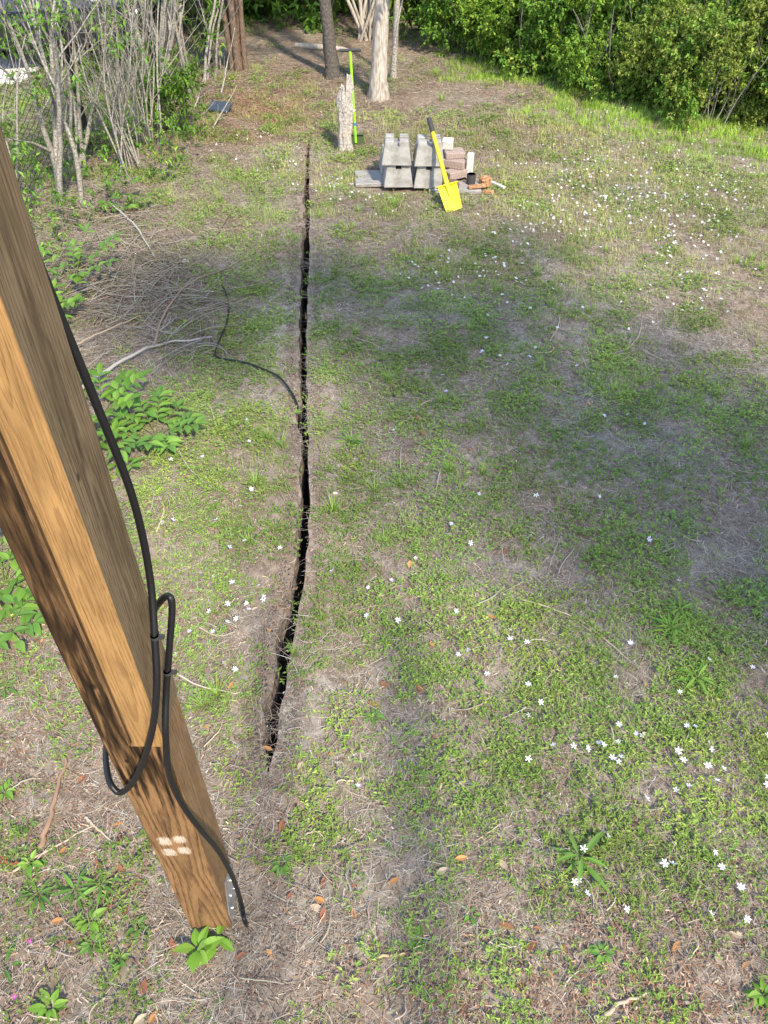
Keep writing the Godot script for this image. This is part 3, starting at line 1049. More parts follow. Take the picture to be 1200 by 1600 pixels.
# ------------------------------------------------------------------ thicket along the fence
func build_left_thicket() -> void:
	# [pixel of the base, stems, height, radius, lean x, label, leaf lobes]
	var S := [
		[48, 352, 2, 1.7, 0.02, 0.05, "shrub of a few grey stems at the fence behind the wooden post", 5, 0.05],
		[104, 318, 4, 1.9, 0.035, 0.22, "shrub with two thick forked grey stems against the chain-link fence", 6, 0.05],
		[122, 268, 4, 1.8, 0.026, 0.28, "shrub with mottled grey stems leaning away from the fence", 6, 0.05],
		[208, 268, 12, 1.5, 0.011, 0.02, "dense cluster of thin pale dead stems near the fence", 3, 0.045],
		[232, 232, 12, 1.7, 0.012, 0.05, "upright bunch of whitish bare stems beside the fence post", 3, 0.045],
		[250, 172, 6, 2.2, 0.03, 0.0, "group of thick whitish trunks growing through the fence line", 5, 0.06],
		[284, 150, 5, 2.2, 0.026, 0.03, "group of straight pale trunks behind the lance-leaved shrub", 5, 0.06],
		[322, 128, 3, 2.0, 0.024, 0.2, "slim pale sapling leaning in front of the fence's end", 4, 0.06],
		[170, 225, 4, 1.6, 0.011, 0.1, "tangle of grey twiggy stems between the forked shrub and the pale cluster", 6, 0.05]]
	for s in S:
		var p := P(s[0], s[1])
		var t := thing("thicket_shrub", s[6], "shrub", p)
		var tips := []
		for q in s[2]:
			var b := MB.new()
			stem(b, Vector3(rf(-0.12, 0.12), -0.03, rf(-0.14, 0.1)), Vector3(float(s[5]) + rf(-0.18, 0.18), 1.0, rf(-0.2, 0.2)), float(s[3]) * rf(0.75, 1.15), float(s[4]) * rf(0.5, 0.95), 0.13, 6, Color.WHITE, tips, 6)
			part("stem", b.mesh(M.stem_grey), t)
		var lob := []
		for q in int(s[7]) * 3:
			var tp: Array = tips[rng.randi() % tips.size()]
			lob.append([tp[0], Vector3(0.14, 0.1, 0.14)])
		part("foliage", foliage(lob, 4, 8, s[8], GREENS + SHADED_GREENS, 0.42), t)
	# bright lance-leaved shrub
	var p2 := P(272, 205)
	var t2 := thing("lance_leaved_shrub", "bright green shrub with narrow upright leaves in front of the pale trunks", "shrub", p2)
	var b2 := MB.new()
	var tp2 := []
	for q in 9:
		stem(b2, Vector3(rf(-0.15, 0.15), -0.02, rf(-0.1, 0.1)), Vector3(rf(-0.3, 0.4), 1, rf(-0.2, 0.3)), rf(0.35, 0.6), 0.007, 0.1, 2, Color.WHITE, tp2, 4)
	part("stem", b2.mesh(M.stem_grey), t2)
	var lb2 := []
	for e in tp2:
		lb2.append([e[0], Vector3(0.1, 0.12, 0.1)])
	part("foliage", foliage(lb2, 4, 10, 0.085, [Color(0.11, 0.23, 0.025), Color(0.15, 0.27, 0.035), Color(0.08, 0.17, 0.02)], 0.24), t2)
	var p3 := P(345, 108)
	var t3 := thing("small_leafy_sapling", "small leafy sapling beside the brown peeling trunks", "shrub", p3)
	part("foliage", foliage([[Vector3(0, 0.35, 0), Vector3(0.14, 0.2, 0.14)], [Vector3(0.05, 0.6, 0), Vector3(0.12, 0.15, 0.12)]], 14, 9, 0.075, GREENS, 0.35), t3)
	var b3 := MB.new()
	b3.tube([Vector3(0, -0.02, 0), Vector3(0.02, 0.4, 0), Vector3(0.05, 0.75, 0)], [0.01, 0.008, 0.003], 5, Color.WHITE)
	part("stem", b3.mesh(M.stem_grey), t3)
	# low dim undergrowth between them
	for e in [[150, 290, 0.3], [215, 210, 0.28], [60, 400, 0.3], [185, 330, 0.22], [250, 280, 0.2], [300, 215, 0.2], [110, 250, 0.3], [90, 360, 0.25], [165, 255, 0.3], [195, 245, 0.25], [235, 235, 0.25], [80, 290, 0.3], [140, 240, 0.25], [285, 245, 0.18], [60, 340, 0.3]]:
		var t4 := thing("undergrowth_plant", "low leafy undergrowth plant beneath the stems along the fence", "plant", P(e[0], e[1]), "undergrowth along the fence")
		part("foliage", foliage([[Vector3(0, 0.14, 0), Vector3(e[2], 0.2, e[2])]], 20, 8, 0.045, GREENS + SHADED_GREENS, 0.45), t4)
	# dead branches leaning out of the thicket
	for e in [[[345, 150], [372, 105], 0.012, 0.35], [[300, 175], [355, 128], 0.01, 0.25], [[330, 205], [352, 150], 0.008, 0.2], [[305, 185], [340, 178], 0.007, 0.06]]:
		var a := P(e[0][0], e[0][1])
		var c := a + (P(e[1][0], e[1][1]) - a) * 0.35 + Vector3(0.12, e[3], 0)
		var bb := MB.new()
		var tt := []
		stem(bb, Vector3.ZERO, c - a, (c - a).length() * 1.3, e[2], 0.12, 4, Color.WHITE, tt, 5)
		single("dead_branch", bb.mesh(M.stem_grey), "pale dead branch sticking out of the thicket over the bare ground", "branch", a, "dead branches by the fence end")
	# dark blue plastic box lid near the fence's end
	var lid := MB.new()
	lid.cbox(Transform3D(Basis(Vector3(1, 0, 0), 0.5), Vector3.ZERO), Vector3(0.24, 0.035, 0.13), 0.008, Color.WHITE)
	lid.cbox(Transform3D(Basis(Vector3(1, 0, 0), 0.5), Vector3(0, 0.022, -0.05)), Vector3(0.25, 0.02, 0.02), 0.004, Color.WHITE)
	var lo := single("plastic_lid", lid.mesh(mat(Color(0.035, 0.05, 0.075), 0.4)), "dark blue plastic lid lying on the ground near the fence", "lid", P(344, 174) + Vector3(0, 0.04, 0))
	lo.rotation.y = -0.35

# ------------------------------------------------------------------ the wooden post
const PX0 := -0.602
const PX1 := -0.474
const PF0 := 0.80
const PF1 := 0.932
const LEDGE := 1.135
const SPLIT := -0.545    # right face of what is left of the post above the notch
const PTOP := 3.2

func face(b: MB, a: Vector3, c: Vector3, y0: float, y1: float, u0: float, u1: float, v0: float, v1: float) -> void:
	# upright face from a to c (bottom corners), UVs running up the grain
	b.quad_uv(Vector3(a.x, y0, a.z), Vector3(c.x, y0, c.z), Vector3(c.x, y1, c.z), Vector3(a.x, y1, a.z), Vector2(u0, v1), Vector2(u1, v1), Vector2(u1, v0), Vector2(u0, v0))

func build_post() -> void:
	var t := thing("wooden_post", "brown timber post notched to hold a lighter board, rising from the bare soil", "post", Vector3(PX0, 0, -PF0))
	t.rotation.z = -0.0155
	var w := PX1 - PX0
	var d := PF1 - PF0
	var hm := PTOP
	var light := Color(0.215, 0.122, 0.054)
	var dark := Color(0.05, 0.025, 0.012)
	# the height on a texture counts down from the top of the post
	var front := tex_mat(wood_texture(128, 1500, w, hm, light, dark, 5, 62.0, 1.0,
		[[0.035, hm - 1.36, 0.05], [0.035, hm - 1.08, 0.035]],
		[[0.03, hm - 1.75, 0.12, 0.8, 0.32], [0.05, hm - 1.2, 0.08, 0.25, 0.4], [0.09, hm - 1.03, 0.08, 0.12, 0.42], [0.02, hm - 2.4, 0.12, 0.7, 0.34], [0.01, hm - 1.5, 0.03, 0.16, 0.5]],
		[[0.040, hm - 0.715, 0.017, 0.022], [0.079, hm - 0.725, 0.016, 0.02], [0.040, hm - 0.655, 0.018, 0.02], [0.079, hm - 0.665, 0.017, 0.02]]))
	var side := tex_mat(wood_texture(96, 700, d, hm, Color(0.2, 0.122, 0.062), Color(0.06, 0.034, 0.017), 9, 150.0, 0.05, [], [], []))
	var lower := LEDGE
	var bf := MB.new()
	var bs := MB.new()
	var ch := 0.005
	var a := Vector3(0, 0, 0)
	var b := Vector3(w, 0, 0)
	var c := Vector3(w, 0, -d)
	var e := Vector3(0, 0, -d)
	var s := SPLIT - PX0
	# front, with chamfered long edges
	face(bf, a + Vector3(ch, 0, 0), b - Vector3(ch, 0, 0), -0.15, lower, ch / w, 1.0 - ch / w, (hm - lower) / hm, 1.0)
	face(bf, a + Vector3(ch, 0, 0), Vector3(s - 0.003, 0, 0), lower, hm, ch / w, (s - 0.003) / w, 0.0, (hm - lower) / hm)
	face(bf, a + Vector3(0, 0, -ch), a + Vector3(ch, 0, 0), -0.15, hm, 0.0, ch / w, 0.0, 1.0)
	face(bf, b - Vector3(ch, 0, 0), b + Vector3(0, 0, -ch), -0.15, lower, 1.0 - ch / w, 1.0, (hm - lower) / hm, 1.0)
	# right, back, left, inside of the notch
	face(bs, b + Vector3(0, 0, -ch), c + Vector3(0, 0, ch), -0.15, lower, 0.04, 0.96, (hm - lower) / hm, 1.0)
	face(bs, c + Vector3(0, 0, ch), c - Vector3(ch, 0, 0), -0.15, lower, 0.96, 1.0, (hm - lower) / hm, 1.0)
	face(bs, c - Vector3(ch, 0, 0), e, -0.15, lower, 0.0, 1.0, (hm - lower) / hm, 1.0)
	face(bs, Vector3(s, 0, -d), e, lower, hm, 0.0, 0.5, 0.0, (hm - lower) / hm)
	face(bs, e, a + Vector3(0, 0, -ch), -0.15, hm, 0.0, 1.0, 0.0, 1.0)
	face(bs, Vector3(s - 0.003, 0, 0), Vector3(s, 0, -0.004), lower, hm, 0.0, 0.03, 0.0, (hm - lower) / hm)
	face(bs, Vector3(s, 0, -0.004), Vector3(s, 0, -d), lower, hm, 0.03, 1.0, 0.0, (hm - lower) / hm)
	bs.quad_uv(Vector3(s, lower, 0), Vector3(w, lower, 0), Vector3(w, lower, -d), Vector3(s, lower, -d), Vector2(0, 0), Vector2(0.5, 0), Vector2(0.5, 0.1), Vector2(0, 0.1))
	bs.quad_uv(Vector3(0, hm, 0), Vector3(s, hm, 0), Vector3(s, hm, -d), Vector3(0, hm, -d), Vector2(0, 0), Vector2(0.5, 0), Vector2(0.5, 0.1), Vector2(0, 0.1))
	var am := ArrayMesh.new()
	bf.surface(am, front)
	bs.surface(am, side)
	part("timber", am, t)
	# the lighter board that stands in the notch
	var bw := w - s - 0.004
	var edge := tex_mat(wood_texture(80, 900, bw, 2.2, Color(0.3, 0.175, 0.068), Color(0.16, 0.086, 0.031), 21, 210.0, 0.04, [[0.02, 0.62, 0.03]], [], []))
	var broad := tex_mat(wood_texture(110, 900, d, 2.2, Color(0.16, 0.115, 0.066), Color(0.07, 0.048, 0.028), 33, 130.0, 0.25, [[0.03, 1.45, 0.04], [0.09, 0.55, 0.02]], [[0.07, 0.95, 0.035, 0.3, 0.74], [0.05, 1.35, 0.03, 0.25, 0.7], [0.09, 1.62, 0.03, 0.2, 0.72], [0.06, 0.35, 0.05, 0.35, 0.75]], []))  # dark ellipses: weather stains plus cast shadow bands painted into the texture
	var x0 := s + 0.0065
	var x1 := w + 0.001
	var y0 := lower + 0.004
	var y1 := hm + 0.05
	var be := MB.new()
	var bb := MB.new()
	var cc := 0.004
	face(be, Vector3(x0 + cc, 0, 0.002), Vector3(x1 - cc, 0, 0.002), y0, y1, 0.05, 0.95, 0.0, 1.0)
	face(be, Vector3(x0, 0, 0.002 - cc), Vector3(x0 + cc, 0, 0.002), y0, y1, 0.0, 0.05, 0.0, 1.0)
	face(be, Vector3(x1 - cc, 0, 0.002), Vector3(x1, 0, 0.002 - cc), y0, y1, 0.95, 1.0, 0.0, 1.0)
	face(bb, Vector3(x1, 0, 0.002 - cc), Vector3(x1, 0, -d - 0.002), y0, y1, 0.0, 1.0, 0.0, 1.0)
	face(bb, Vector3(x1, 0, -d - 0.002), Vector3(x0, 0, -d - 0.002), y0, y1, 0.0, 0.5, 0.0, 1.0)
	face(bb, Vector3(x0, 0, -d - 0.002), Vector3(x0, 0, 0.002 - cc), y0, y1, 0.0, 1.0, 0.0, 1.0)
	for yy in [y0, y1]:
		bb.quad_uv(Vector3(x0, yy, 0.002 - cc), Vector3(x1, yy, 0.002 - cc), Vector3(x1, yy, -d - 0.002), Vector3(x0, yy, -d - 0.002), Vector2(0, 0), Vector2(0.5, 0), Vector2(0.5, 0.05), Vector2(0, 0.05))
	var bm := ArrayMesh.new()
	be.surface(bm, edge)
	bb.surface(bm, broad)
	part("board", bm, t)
	# galvanised strap at the foot of the right face
	var z := MB.new()
	var pl := [Vector3(w + 0.001, 0.02, -0.012), Vector3(w + 0.001, 0.02, -d + 0.02), Vector3(w + 0.001, 0.20, -d + 0.012), Vector3(w + 0.001, 0.245, -0.05), Vector3(w + 0.001, 0.10, -0.008)]
	var ou := Vector3(0.004, 0, 0)
	for k in range(1, 4):
		z.tri(pl[0] + ou, pl[k] + ou, pl[k + 1] + ou, Color.WHITE)
	for k in 5:
		z.quad(pl[k], pl[(k + 1) % 5], pl[(k + 1) % 5] + ou, pl[k] + ou, Color.WHITE)
	var strap := part("metal_strap", z.mesh(M.zinc), t)
	strap.set_meta("label", "shiny galvanised strap at the foot of the post")
	for q in [[0.07, -0.04], [0.13, -0.055], [0.17, -0.085], [0.09, -0.09]]:
		var sc := MB.new()
		sc.tube([Vector3(w + 0.004, q[0], q[1]), Vector3(w + 0.008, q[0], q[1]), Vector3(w + 0.009, q[0], q[1])], [0.006, 0.0055, 0.003], 8, Color.WHITE)
		part("screw", sc.mesh(M.zinc), strap)

# ------------------------------------------------------------------ cables
func curve_tube(pts: Array, r: float, sides: int, steps: int) -> MB:
	var keys := []
	for p in pts:
		keys.append([p, r])
	var k := lerp_path(keys, steps)
	var b := MB.new()
	b.tube(k[0], k[1], sides, Color.WHITE)
	return b

func build_cables() -> void:
	var R := 0.0069
	# on the right face of the post: [u, v, forward]
	var K := [[-110, 60, 0.955], [-50, 160, 0.95], [18, 310, 0.95], [88, 480, 0.95], [154, 640, 0.945], [208, 780, 0.94], [234, 900, 0.92], [242, 1000, 0.86], [245, 1075, 0.815], [236, 1150, 0.782], [214, 1212, 0.775], [190, 1238, 0.775], [173, 1225, 0.79], [166, 1195, 0.84], [166, 1165, 0.90], [172, 1120, 0.965], [200, 1040, 0.985], [235, 965, 0.965], [252, 938, 0.93], [264, 932, 0.92], [269, 950, 0.91], [265, 1010, 0.88], [260, 1080, 0.845], [259, 1150, 0.795], [266, 1215, 0.782], [288, 1262, 0.782], [315, 1298, 0.79], [343, 1332, 0.81], [365, 1374, 0.83], [378, 1415, 0.845]]
	var pts := []
	for k in K:
		pts.append(PF(k[0], k[1], k[2]))
	var end := P(386, 1446)
	pts.append(end + Vector3(-0.002, 0.05, 0.0))
	pts.append(end + Vector3(0.002, -0.03, 0.0))
	var t := thing("black_cable", "thick black cable running down the wooden post with a hanging loop", "cable", Vector3.ZERO)
	part("jacket", curve_tube(pts, R, 10, 220).mesh(M.rubber), t)
	for q in [[242, 995, 0.862], [262, 1050, 0.86]]:
		var c := MB.new()
		var p := PF(q[0], q[1], q[2])
		c.tube([p + Vector3(0, -0.004, 0), p + Vector3(0, 0.004, 0)], [R * 1.18, R * 1.18], 12, Color.WHITE)
		c.box(Transform3D(Basis(), p + Vector3(0.012, 0, 0.0)), Vector3(0.012, 0.006, 0.008), Color.WHITE)
		part("cable_tie", c.mesh(M.black_grip), t)
	# thin cable on the grass leading out of the trench
	var G := [[470, 660, -0.10], [467, 640, -0.02], [461, 627, 0.012], [440, 602, 0.03], [410, 582, 0.022], [380, 571, 0.018], [350, 566, 0.016], [338, 562, 0.018], [338, 550, 0.02], [347, 530, 0.022], [355, 510, 0.018], [358, 490, 0.014], [356, 472, 0.012], [350, 455, 0.008], [343, 446, -0.005]]
	var gp := []
	for k in G:
		var p := P(k[0], k[1])
		gp.append(Vector3(p.x, ht(p.x, p.z) + float(k[2]) * 1.0 + (0.012 if float(k[2]) > 0.0 else 0.0), p.z))
	single("ground_cable", curve_tube(gp, 0.0062, 8, 70).mesh(M.rubber), "thin black cable curving across the grass out of the trench", "cable")

# ------------------------------------------------------------------ tools
func build_tools() -> void:
	# yellow spade leaning on the concrete blocks
	var foot := P(709, 331) + Vector3(0, 0.022, 0)
	var top := PF(670, 184, 6.655)
	var dir := (top - foot).normalized()
	var across := Vector3(1, 0.06, 0.0)
	across = (across - dir * across.dot(dir)).normalized()
	var nrm := across.cross(dir).normalized()
	var t := thing("yellow_spade", "yellow spade with black grip leaning against the concrete blocks", "spade", foot)
	var b := MB.new()
	# blade, slightly dished, 0.16 wide
	var rows := 7
	var cols := 8
	var bl := 0.205
	var grid := []
	for j in rows + 1:
		var line := []
		for i in cols + 1:
			var s := (float(i) / cols - 0.5) * 2.0
			var h := float(j) / rows
			var half := lerpf(0.066, 0.079, h)
			var y := h * bl - 0.006 * (1.0 - h) * (1.0 - s * s)
			line.append(across * s * half + dir * (y - 0.005) - nrm * 0.016 * (1.0 - s * s) * (0.4 + 0.6 * h))
		grid.append(line)
	for j in rows:
		for i in cols:
			for sd in [0.0, 0.0025]:
				var o: Vector3 = nrm * sd
				b.quad(grid[j][i] + o, grid[j][i + 1] + o, grid[j + 1][i + 1] + o, grid[j + 1][i] + o, Color.WHITE)
	part("blade", b.mesh(M.yellow), t)
	var st := MB.new()
	st.cbox(Transform3D(Basis(across, dir, nrm), dir * bl + nrm * 0.004), Vector3(0.178, 0.01, 0.026), 0.002, Color.WHITE)
	part("foot_step", st.mesh(M.yellow), t)
	var ln := (top - foot).length()
	var sk := MB.new()
	sk.tube([dir * (bl * 0.45) - nrm * 0.008, dir * bl - nrm * 0.004, dir * (bl + 0.16)], [0.008, 0.02, 0.0185], 12, Color.WHITE)
	part("socket", sk.mesh(M.yellow), t)
	var hd := MB.new()
	hd.tube([dir * (bl + 0.15), dir * (ln - 0.115)], [0.0165, 0.016], 12, Color.WHITE)
	part("handle", hd.mesh(M.yellow), t)
	var gr := MB.new()
	gr.tube([dir * (ln - 0.125), dir * (ln - 0.12), dir * (ln - 0.01), dir * ln], [0.017, 0.02, 0.02, 0.012], 12, Color.WHITE)
	part("grip", gr.mesh(M.black_grip), t)
	# lime green lawn edger standing in the grass
	var eb := P(556, 226)
	var e := thing("lawn_edger", "lime green lawn edger with black T-handle standing upright behind the weathered stump", "edger", eb)
	var etop := PF(547, 79, -eb.z + 0.03) - eb
	var low := Vector3(0, 0.03, 0)
	var sh := MB.new()
	sh.tube([low, etop], [0.0125, 0.0125], 12, Color.WHITE)
	part("shaft", sh.mesh(M.lime), e)
	var mid := low.lerp(etop, 0.2)
	var bd := MB.new()
	bd.tube([mid, mid + (etop - low).normalized() * 0.022], [0.0145, 0.0145], 12, Color.WHITE)
	part("blue_band", bd.mesh(mat(Color(0.03, 0.2, 0.5), 0.5)), e)
	var mid2 := low.lerp(etop, 0.36)
	var bd2 := MB.new()
	bd2.tube([mid2, mid2 + (etop - low).normalized() * 0.014], [0.0138, 0.0138], 12, Color.WHITE)
	part("white_sticker", bd2.mesh(mat(Color(0.8, 0.8, 0.8), 0.5)), e)
	var th := MB.new()
	th.tube([etop + Vector3(-0.095, 0.0, 0), etop + Vector3(-0.09, 0.0, 0), etop + Vector3(0.09, 0.004, 0), etop + Vector3(0.095, 0.004, 0)], [0.009, 0.013, 0.013, 0.009], 12, Color.WHITE)
	part("t_handle", th.mesh(M.black_grip), e)
	var fb := MB.new()
	fb.cbox(Transform3D(Basis(), Vector3(0.0, 0.03, 0)), Vector3(0.155, 0.15, 0.005), 0.002, Color.WHITE)
	part("blade", fb.mesh(mat(Color(0.06, 0.09, 0.035), 0.6)), e)
	for s in [-1.0, 1.0]:
		var fs := MB.new()
		fs.cbox(Transform3D(Basis(), Vector3(s * 0.048, 0.108, 0.006)), Vector3(0.055, 0.008, 0.03), 0.002, Color.WHITE)
		part("foot_step", fs.mesh(mat(Color(0.06, 0.09, 0.035), 0.6)), e)
	# weathered stump: two splintered prongs, furrowed
	var sp := P(541, 236)
	var sn := thing("weathered_stump", "weathered grey splintered wooden stump standing in the grass", "stump", sp)
	var b2 := MB.new()
	b2.smooth = true
	var sides := 22
	var n := 34
	var prev := []
	for k in n + 1:
		var h := float(k) / n
		var ring := []
		for s in sides:
			var an := TAU * s / sides
			var r := 0.062 * (1.0 + 0.18 * exp(-h * 9.0)) * (1.0 + 0.35 * smoothstep(0.45, 0.75, h) * (0.6 if cos(an) < 0.0 else 0.25)) * (1.0 - 0.25 * smoothstep(0.85, 1.0, h))
			r *= 1.0 + 0.3 * nz2.get_noise_3d(cos(an) * 130.0, h * 60.0, sin(an) * 130.0) - 0.12 * pow(absf(sin(an * 5.0 + h * 3.0)), 6.0)
			var top2 := 0.66 if cos(an) > -0.25 else 0.585
			if cos(an) > -0.4 and cos(an) < -0.1: top2 = 0.52
			top2 += nz2.get_noise_2d(an * 300.0, 4.0) * 0.03
			ring.append(Vector3(cos(an) * r + 0.03 * h * h - 0.01, h * top2 - 0.03, sin(an) * r * 0.85))
		if prev.size():
			for s in sides:
				var s2 := (s + 1) % sides
				b2.quad(prev[s], ring[s], ring[s2], prev[s2], Color.WHITE)
		prev = ring
	var cen := Vector3(0.02, 0.53, 0)
	for s in sides:
		b2.tri(cen, prev[s], prev[(s + 1) % sides], Color.WHITE)
	part("wood", b2.mesh(M.driftwood), sn)

# ------------------------------------------------------------------ concrete blocks and rubble
func pier_mesh() -> ArrayMesh:
	# truncated pyramid with a cross slot in its top
	var b := MB.new()
	var H := 0.178
	var B := 0.123
	var T := 0.094
	var slot := 0.022
	var dep := 0.042
	var ch := 0.005
	var at := func(x: float, y: float, z: float) -> Vector3:
		var k := lerpf(B, T, y / H)
		return Vector3(x * k, y, z * k)
	var yl := H - dep
	var sl := slot / T
	# sides up to the slot floor
	var cs := 1.0 - ch / B
	var ringp := [[cs, 1.0], [1.0, cs], [1.0, -cs], [cs, -1.0], [-cs, -1.0], [-1.0, -cs], [-1.0, cs], [-cs, 1.0]]
	for k in 8:
		var p: Array = ringp[k]
		var q: Array = ringp[(k + 1) % 8]
		b.quad(at.call(p[0], 0.0, p[1]), at.call(q[0], 0.0, q[1]), at.call(q[0], yl, q[1]), at.call(p[0], yl, p[1]), Color.WHITE)
	var bot := []
	for p in ringp:
		bot.append(at.call(p[0], 0.0, p[1]))
	for k in range(1, 7):
		b.tri(bot[0], bot[k], bot[k + 1], Color.WHITE)
	# floor of the slot
	b.quad(at.call(-0.999, yl, -sl), at.call(0.999, yl, -sl), at.call(0.999, yl, sl), at.call(-0.999, yl, sl), Color.WHITE)
	for s in [-1.0, 1.0]:
		b.quad(at.call(-sl, yl, s * sl), at.call(sl, yl, s * sl), at.call(sl, yl, s * 0.999), at.call(-sl, yl, s * 0.999), Color.WHITE)
	# four corner pads
	for sx in [-1.0, 1.0]:
		for sz in [-1.0, 1.0]:
			var lo := []
			var hi := []
			var tp := []
			for q in [[sl, sl], [1.0, sl], [1.0, cs], [cs, 1.0], [sl, 1.0]]:
				lo.append(at.call(q[0] * sx, yl, q[1] * sz))
				hi.append(at.call(q[0] * sx, H - ch, q[1] * sz))
				var ix: float = lerpf(q[0], 0.6, 0.09)
				var iz: float = lerpf(q[1], 0.6, 0.09)
				tp.append(at.call(ix * sx, H, iz * sz))
			for k in 5:
				var k2 := (k + 1) % 5
				b.quad(lo[k], lo[k2], hi[k2], hi[k], Color.WHITE)
				b.quad(hi[k], hi[k2], tp[k2], tp[k], Color.WHITE)
			for k in range(1, 4):
				b.tri(tp[0], tp[k], tp[k + 1], Color.WHITE)
	return b.mesh(M.concrete)

func build_blocks() -> void:
	var pm := pier_mesh()
	var y0 := 0.035
	var B := [
		[0.118, 6.64, 0, 0.03, "grey concrete pier block with a notched top, lower one beside the plank"],
		[0.105, 6.64, 1, -0.02, "grey notched concrete pier block on top of the stack by the grey plank"],
		[0.375, 6.62, 0, -0.03, "grey concrete pier block with a notched top, lower one behind the spade"],
		[0.37, 6.62, 1, 0.02, "grey notched concrete pier block on top of the stack that the spade leans on"],
		[0.085, 6.93, 0, 0.1, "concrete pier block standing alone behind the left stack"],
		[0.39, 6.93, 0, -0.06, "concrete pier block behind the stack that the spade leans on"]]
	for k in B:
		var o := single("pier_block", pm, k[4], "concrete block", Vector3(k[0], y0 + 0.179 * k[2], -k[1]), "stacked concrete pier blocks")
		o.rotation.y = k[3]
	var plank := noise_tex(0.04, [[0.0, Color(0.12, 0.11, 0.1)], [0.5, Color(0.27, 0.25, 0.235)], [1.0, Color(0.4, 0.385, 0.36)]], 256, 4)
	var pmx := tri_mat(plank, null, 2.0, 0.9)
	pmx.uv1_scale = Vector3(1.2, 9.0, 9.0)
	var lay := func(called: String, label: String, cat: String, size: Vector3, at: Vector3, rot: Vector3, m: Material, ch: float) -> void:
		var b := MB.new()
		b.cbox(Transform3D(), size, ch, Color.WHITE)
		var o := single(called, b.mesh(m), label, cat, at)
		o.rotation = rot
	lay.call("grey_plank", "weathered grey plank lying under the left stack of concrete blocks", "plank", Vector3(0.62, 0.03, 0.3), Vector3(0.06, 0.018, -6.76), Vector3(0, 0.05, 0), pmx, 0.004)
	lay.call("grey_plank", "weathered grey plank sticking out from under the stack behind the spade", "plank", Vector3(0.44, 0.03, 0.2), Vector3(0.6, 0.018, -6.56), Vector3(0, -0.06, 0), pmx, 0.004)
	var brick := tri_mat(noise_tex(0.05, [[0.0, Color(0.17, 0.11, 0.09)], [0.5, Color(0.29, 0.22, 0.19)], [1.0, Color(0.42, 0.37, 0.33)]], 256, 4), null, 5.0, 0.95)
	var pale := tri_mat(noise_tex(0.03, [[0.0, Color(0.36, 0.345, 0.315)], [1.0, Color(0.56, 0.545, 0.51)]], 256, 4), null, 4.0, 0.9)
	lay.call("red_brick", "dusty pink brick, lowest of the brick pile beside the concrete blocks", "brick", Vector3(0.2, 0.065, 0.1), Vector3(0.62, 0.066, -6.74), Vector3(0, 0.55, 0), brick, 0.005)
	lay.call("red_brick", "dusty pink brick laid across the lowest brick of the pile", "brick", Vector3(0.2, 0.065, 0.1), Vector3(0.6, 0.132, -6.8), Vector3(0, -0.4, 0.0), brick, 0.005)
	lay.call("pink_paver", "pale pink paving stone on top of the brick pile", "paving stone", Vector3(0.17, 0.05, 0.14), Vector3(0.6, 0.19, -6.86), Vector3(0.0, 0.15, 0), brick, 0.006)
	lay.call("white_block", "small white stone block on top of the brick pile", "block", Vector3(0.095, 0.075, 0.1), Vector3(0.545, 0.254, -6.9), Vector3(0, -0.12, 0), pale, 0.007)
	lay.call("white_slab", "white slab standing upright behind the dark can", "slab", Vector3(0.06, 0.2, 0.08), Vector3(0.735, 0.115, -6.78), Vector3(-0.08, -0.15, 0), pale, 0.008)
	lay.call("brown_brick", "dark brown broken brick at the foot of the brick pile", "brick", Vector3(0.13, 0.06, 0.09), Vector3(0.555, 0.064, -6.5), Vector3(0, 0.25, 0), tri_mat(noise_tex(0.05, [[0.0, Color(0.05, 0.03, 0.02)], [1.0, Color(0.22, 0.13, 0.09)]], 128, 4), null, 5.0, 0.95), 0.008)
	var rust := tri_mat(noise_tex(0.05, [[0.0, Color(0.12, 0.05, 0.02)], [0.5, Color(0.34, 0.17, 0.075)], [1.0, Color(0.48, 0.3, 0.18)]], 128, 4), null, 5.0, 0.9)
	lay.call("rusty_block", "rusty orange brown wood chunk beside the dark can", "wood chunk", Vector3(0.085, 0.085, 0.07), Vector3(0.855, 0.05, -6.6), Vector3(0.1, 0.4, 0.12), rust, 0.01)
	lay.call("wood_scrap", "flat brown scrap of wood lying in front of the rusty chunk", "wood scrap", Vector3(0.17, 0.02, 0.05), Vector3(0.79, 0.052, -6.5), Vector3(0, 0.12, 0.06), rust, 0.004)
	lay.call("wood_scrap", "orange brown splinter of wood at the end of the grey plank", "wood scrap", Vector3(0.09, 0.025, 0.045), Vector3(0.87, 0.02, -6.46), Vector3(0, -0.5, 0.1), rust, 0.004)
	lay.call("white_stick", "white lath lying on the grass beside the rubble", "lath", Vector3(0.16, 0.02, 0.03), Vector3(0.97, 0.014, -6.62), Vector3(0, -0.9, 0), pale, 0.003)
	var can := MB.new()
	can.tube([Vector3(0, 0, 0), Vector3(0, 0.004, 0), Vector3(0, 0.078, 0), Vector3(0, 0.082, 0)], [0.034, 0.038, 0.038, 0.034], 16, Color.WHITE)
	single("dark_can", can.mesh(mat(Color(0.045, 0.04, 0.04), 0.7)), "dark grey can standing in front of the white slab", "can", Vector3(0.735, 0.033, -6.6))

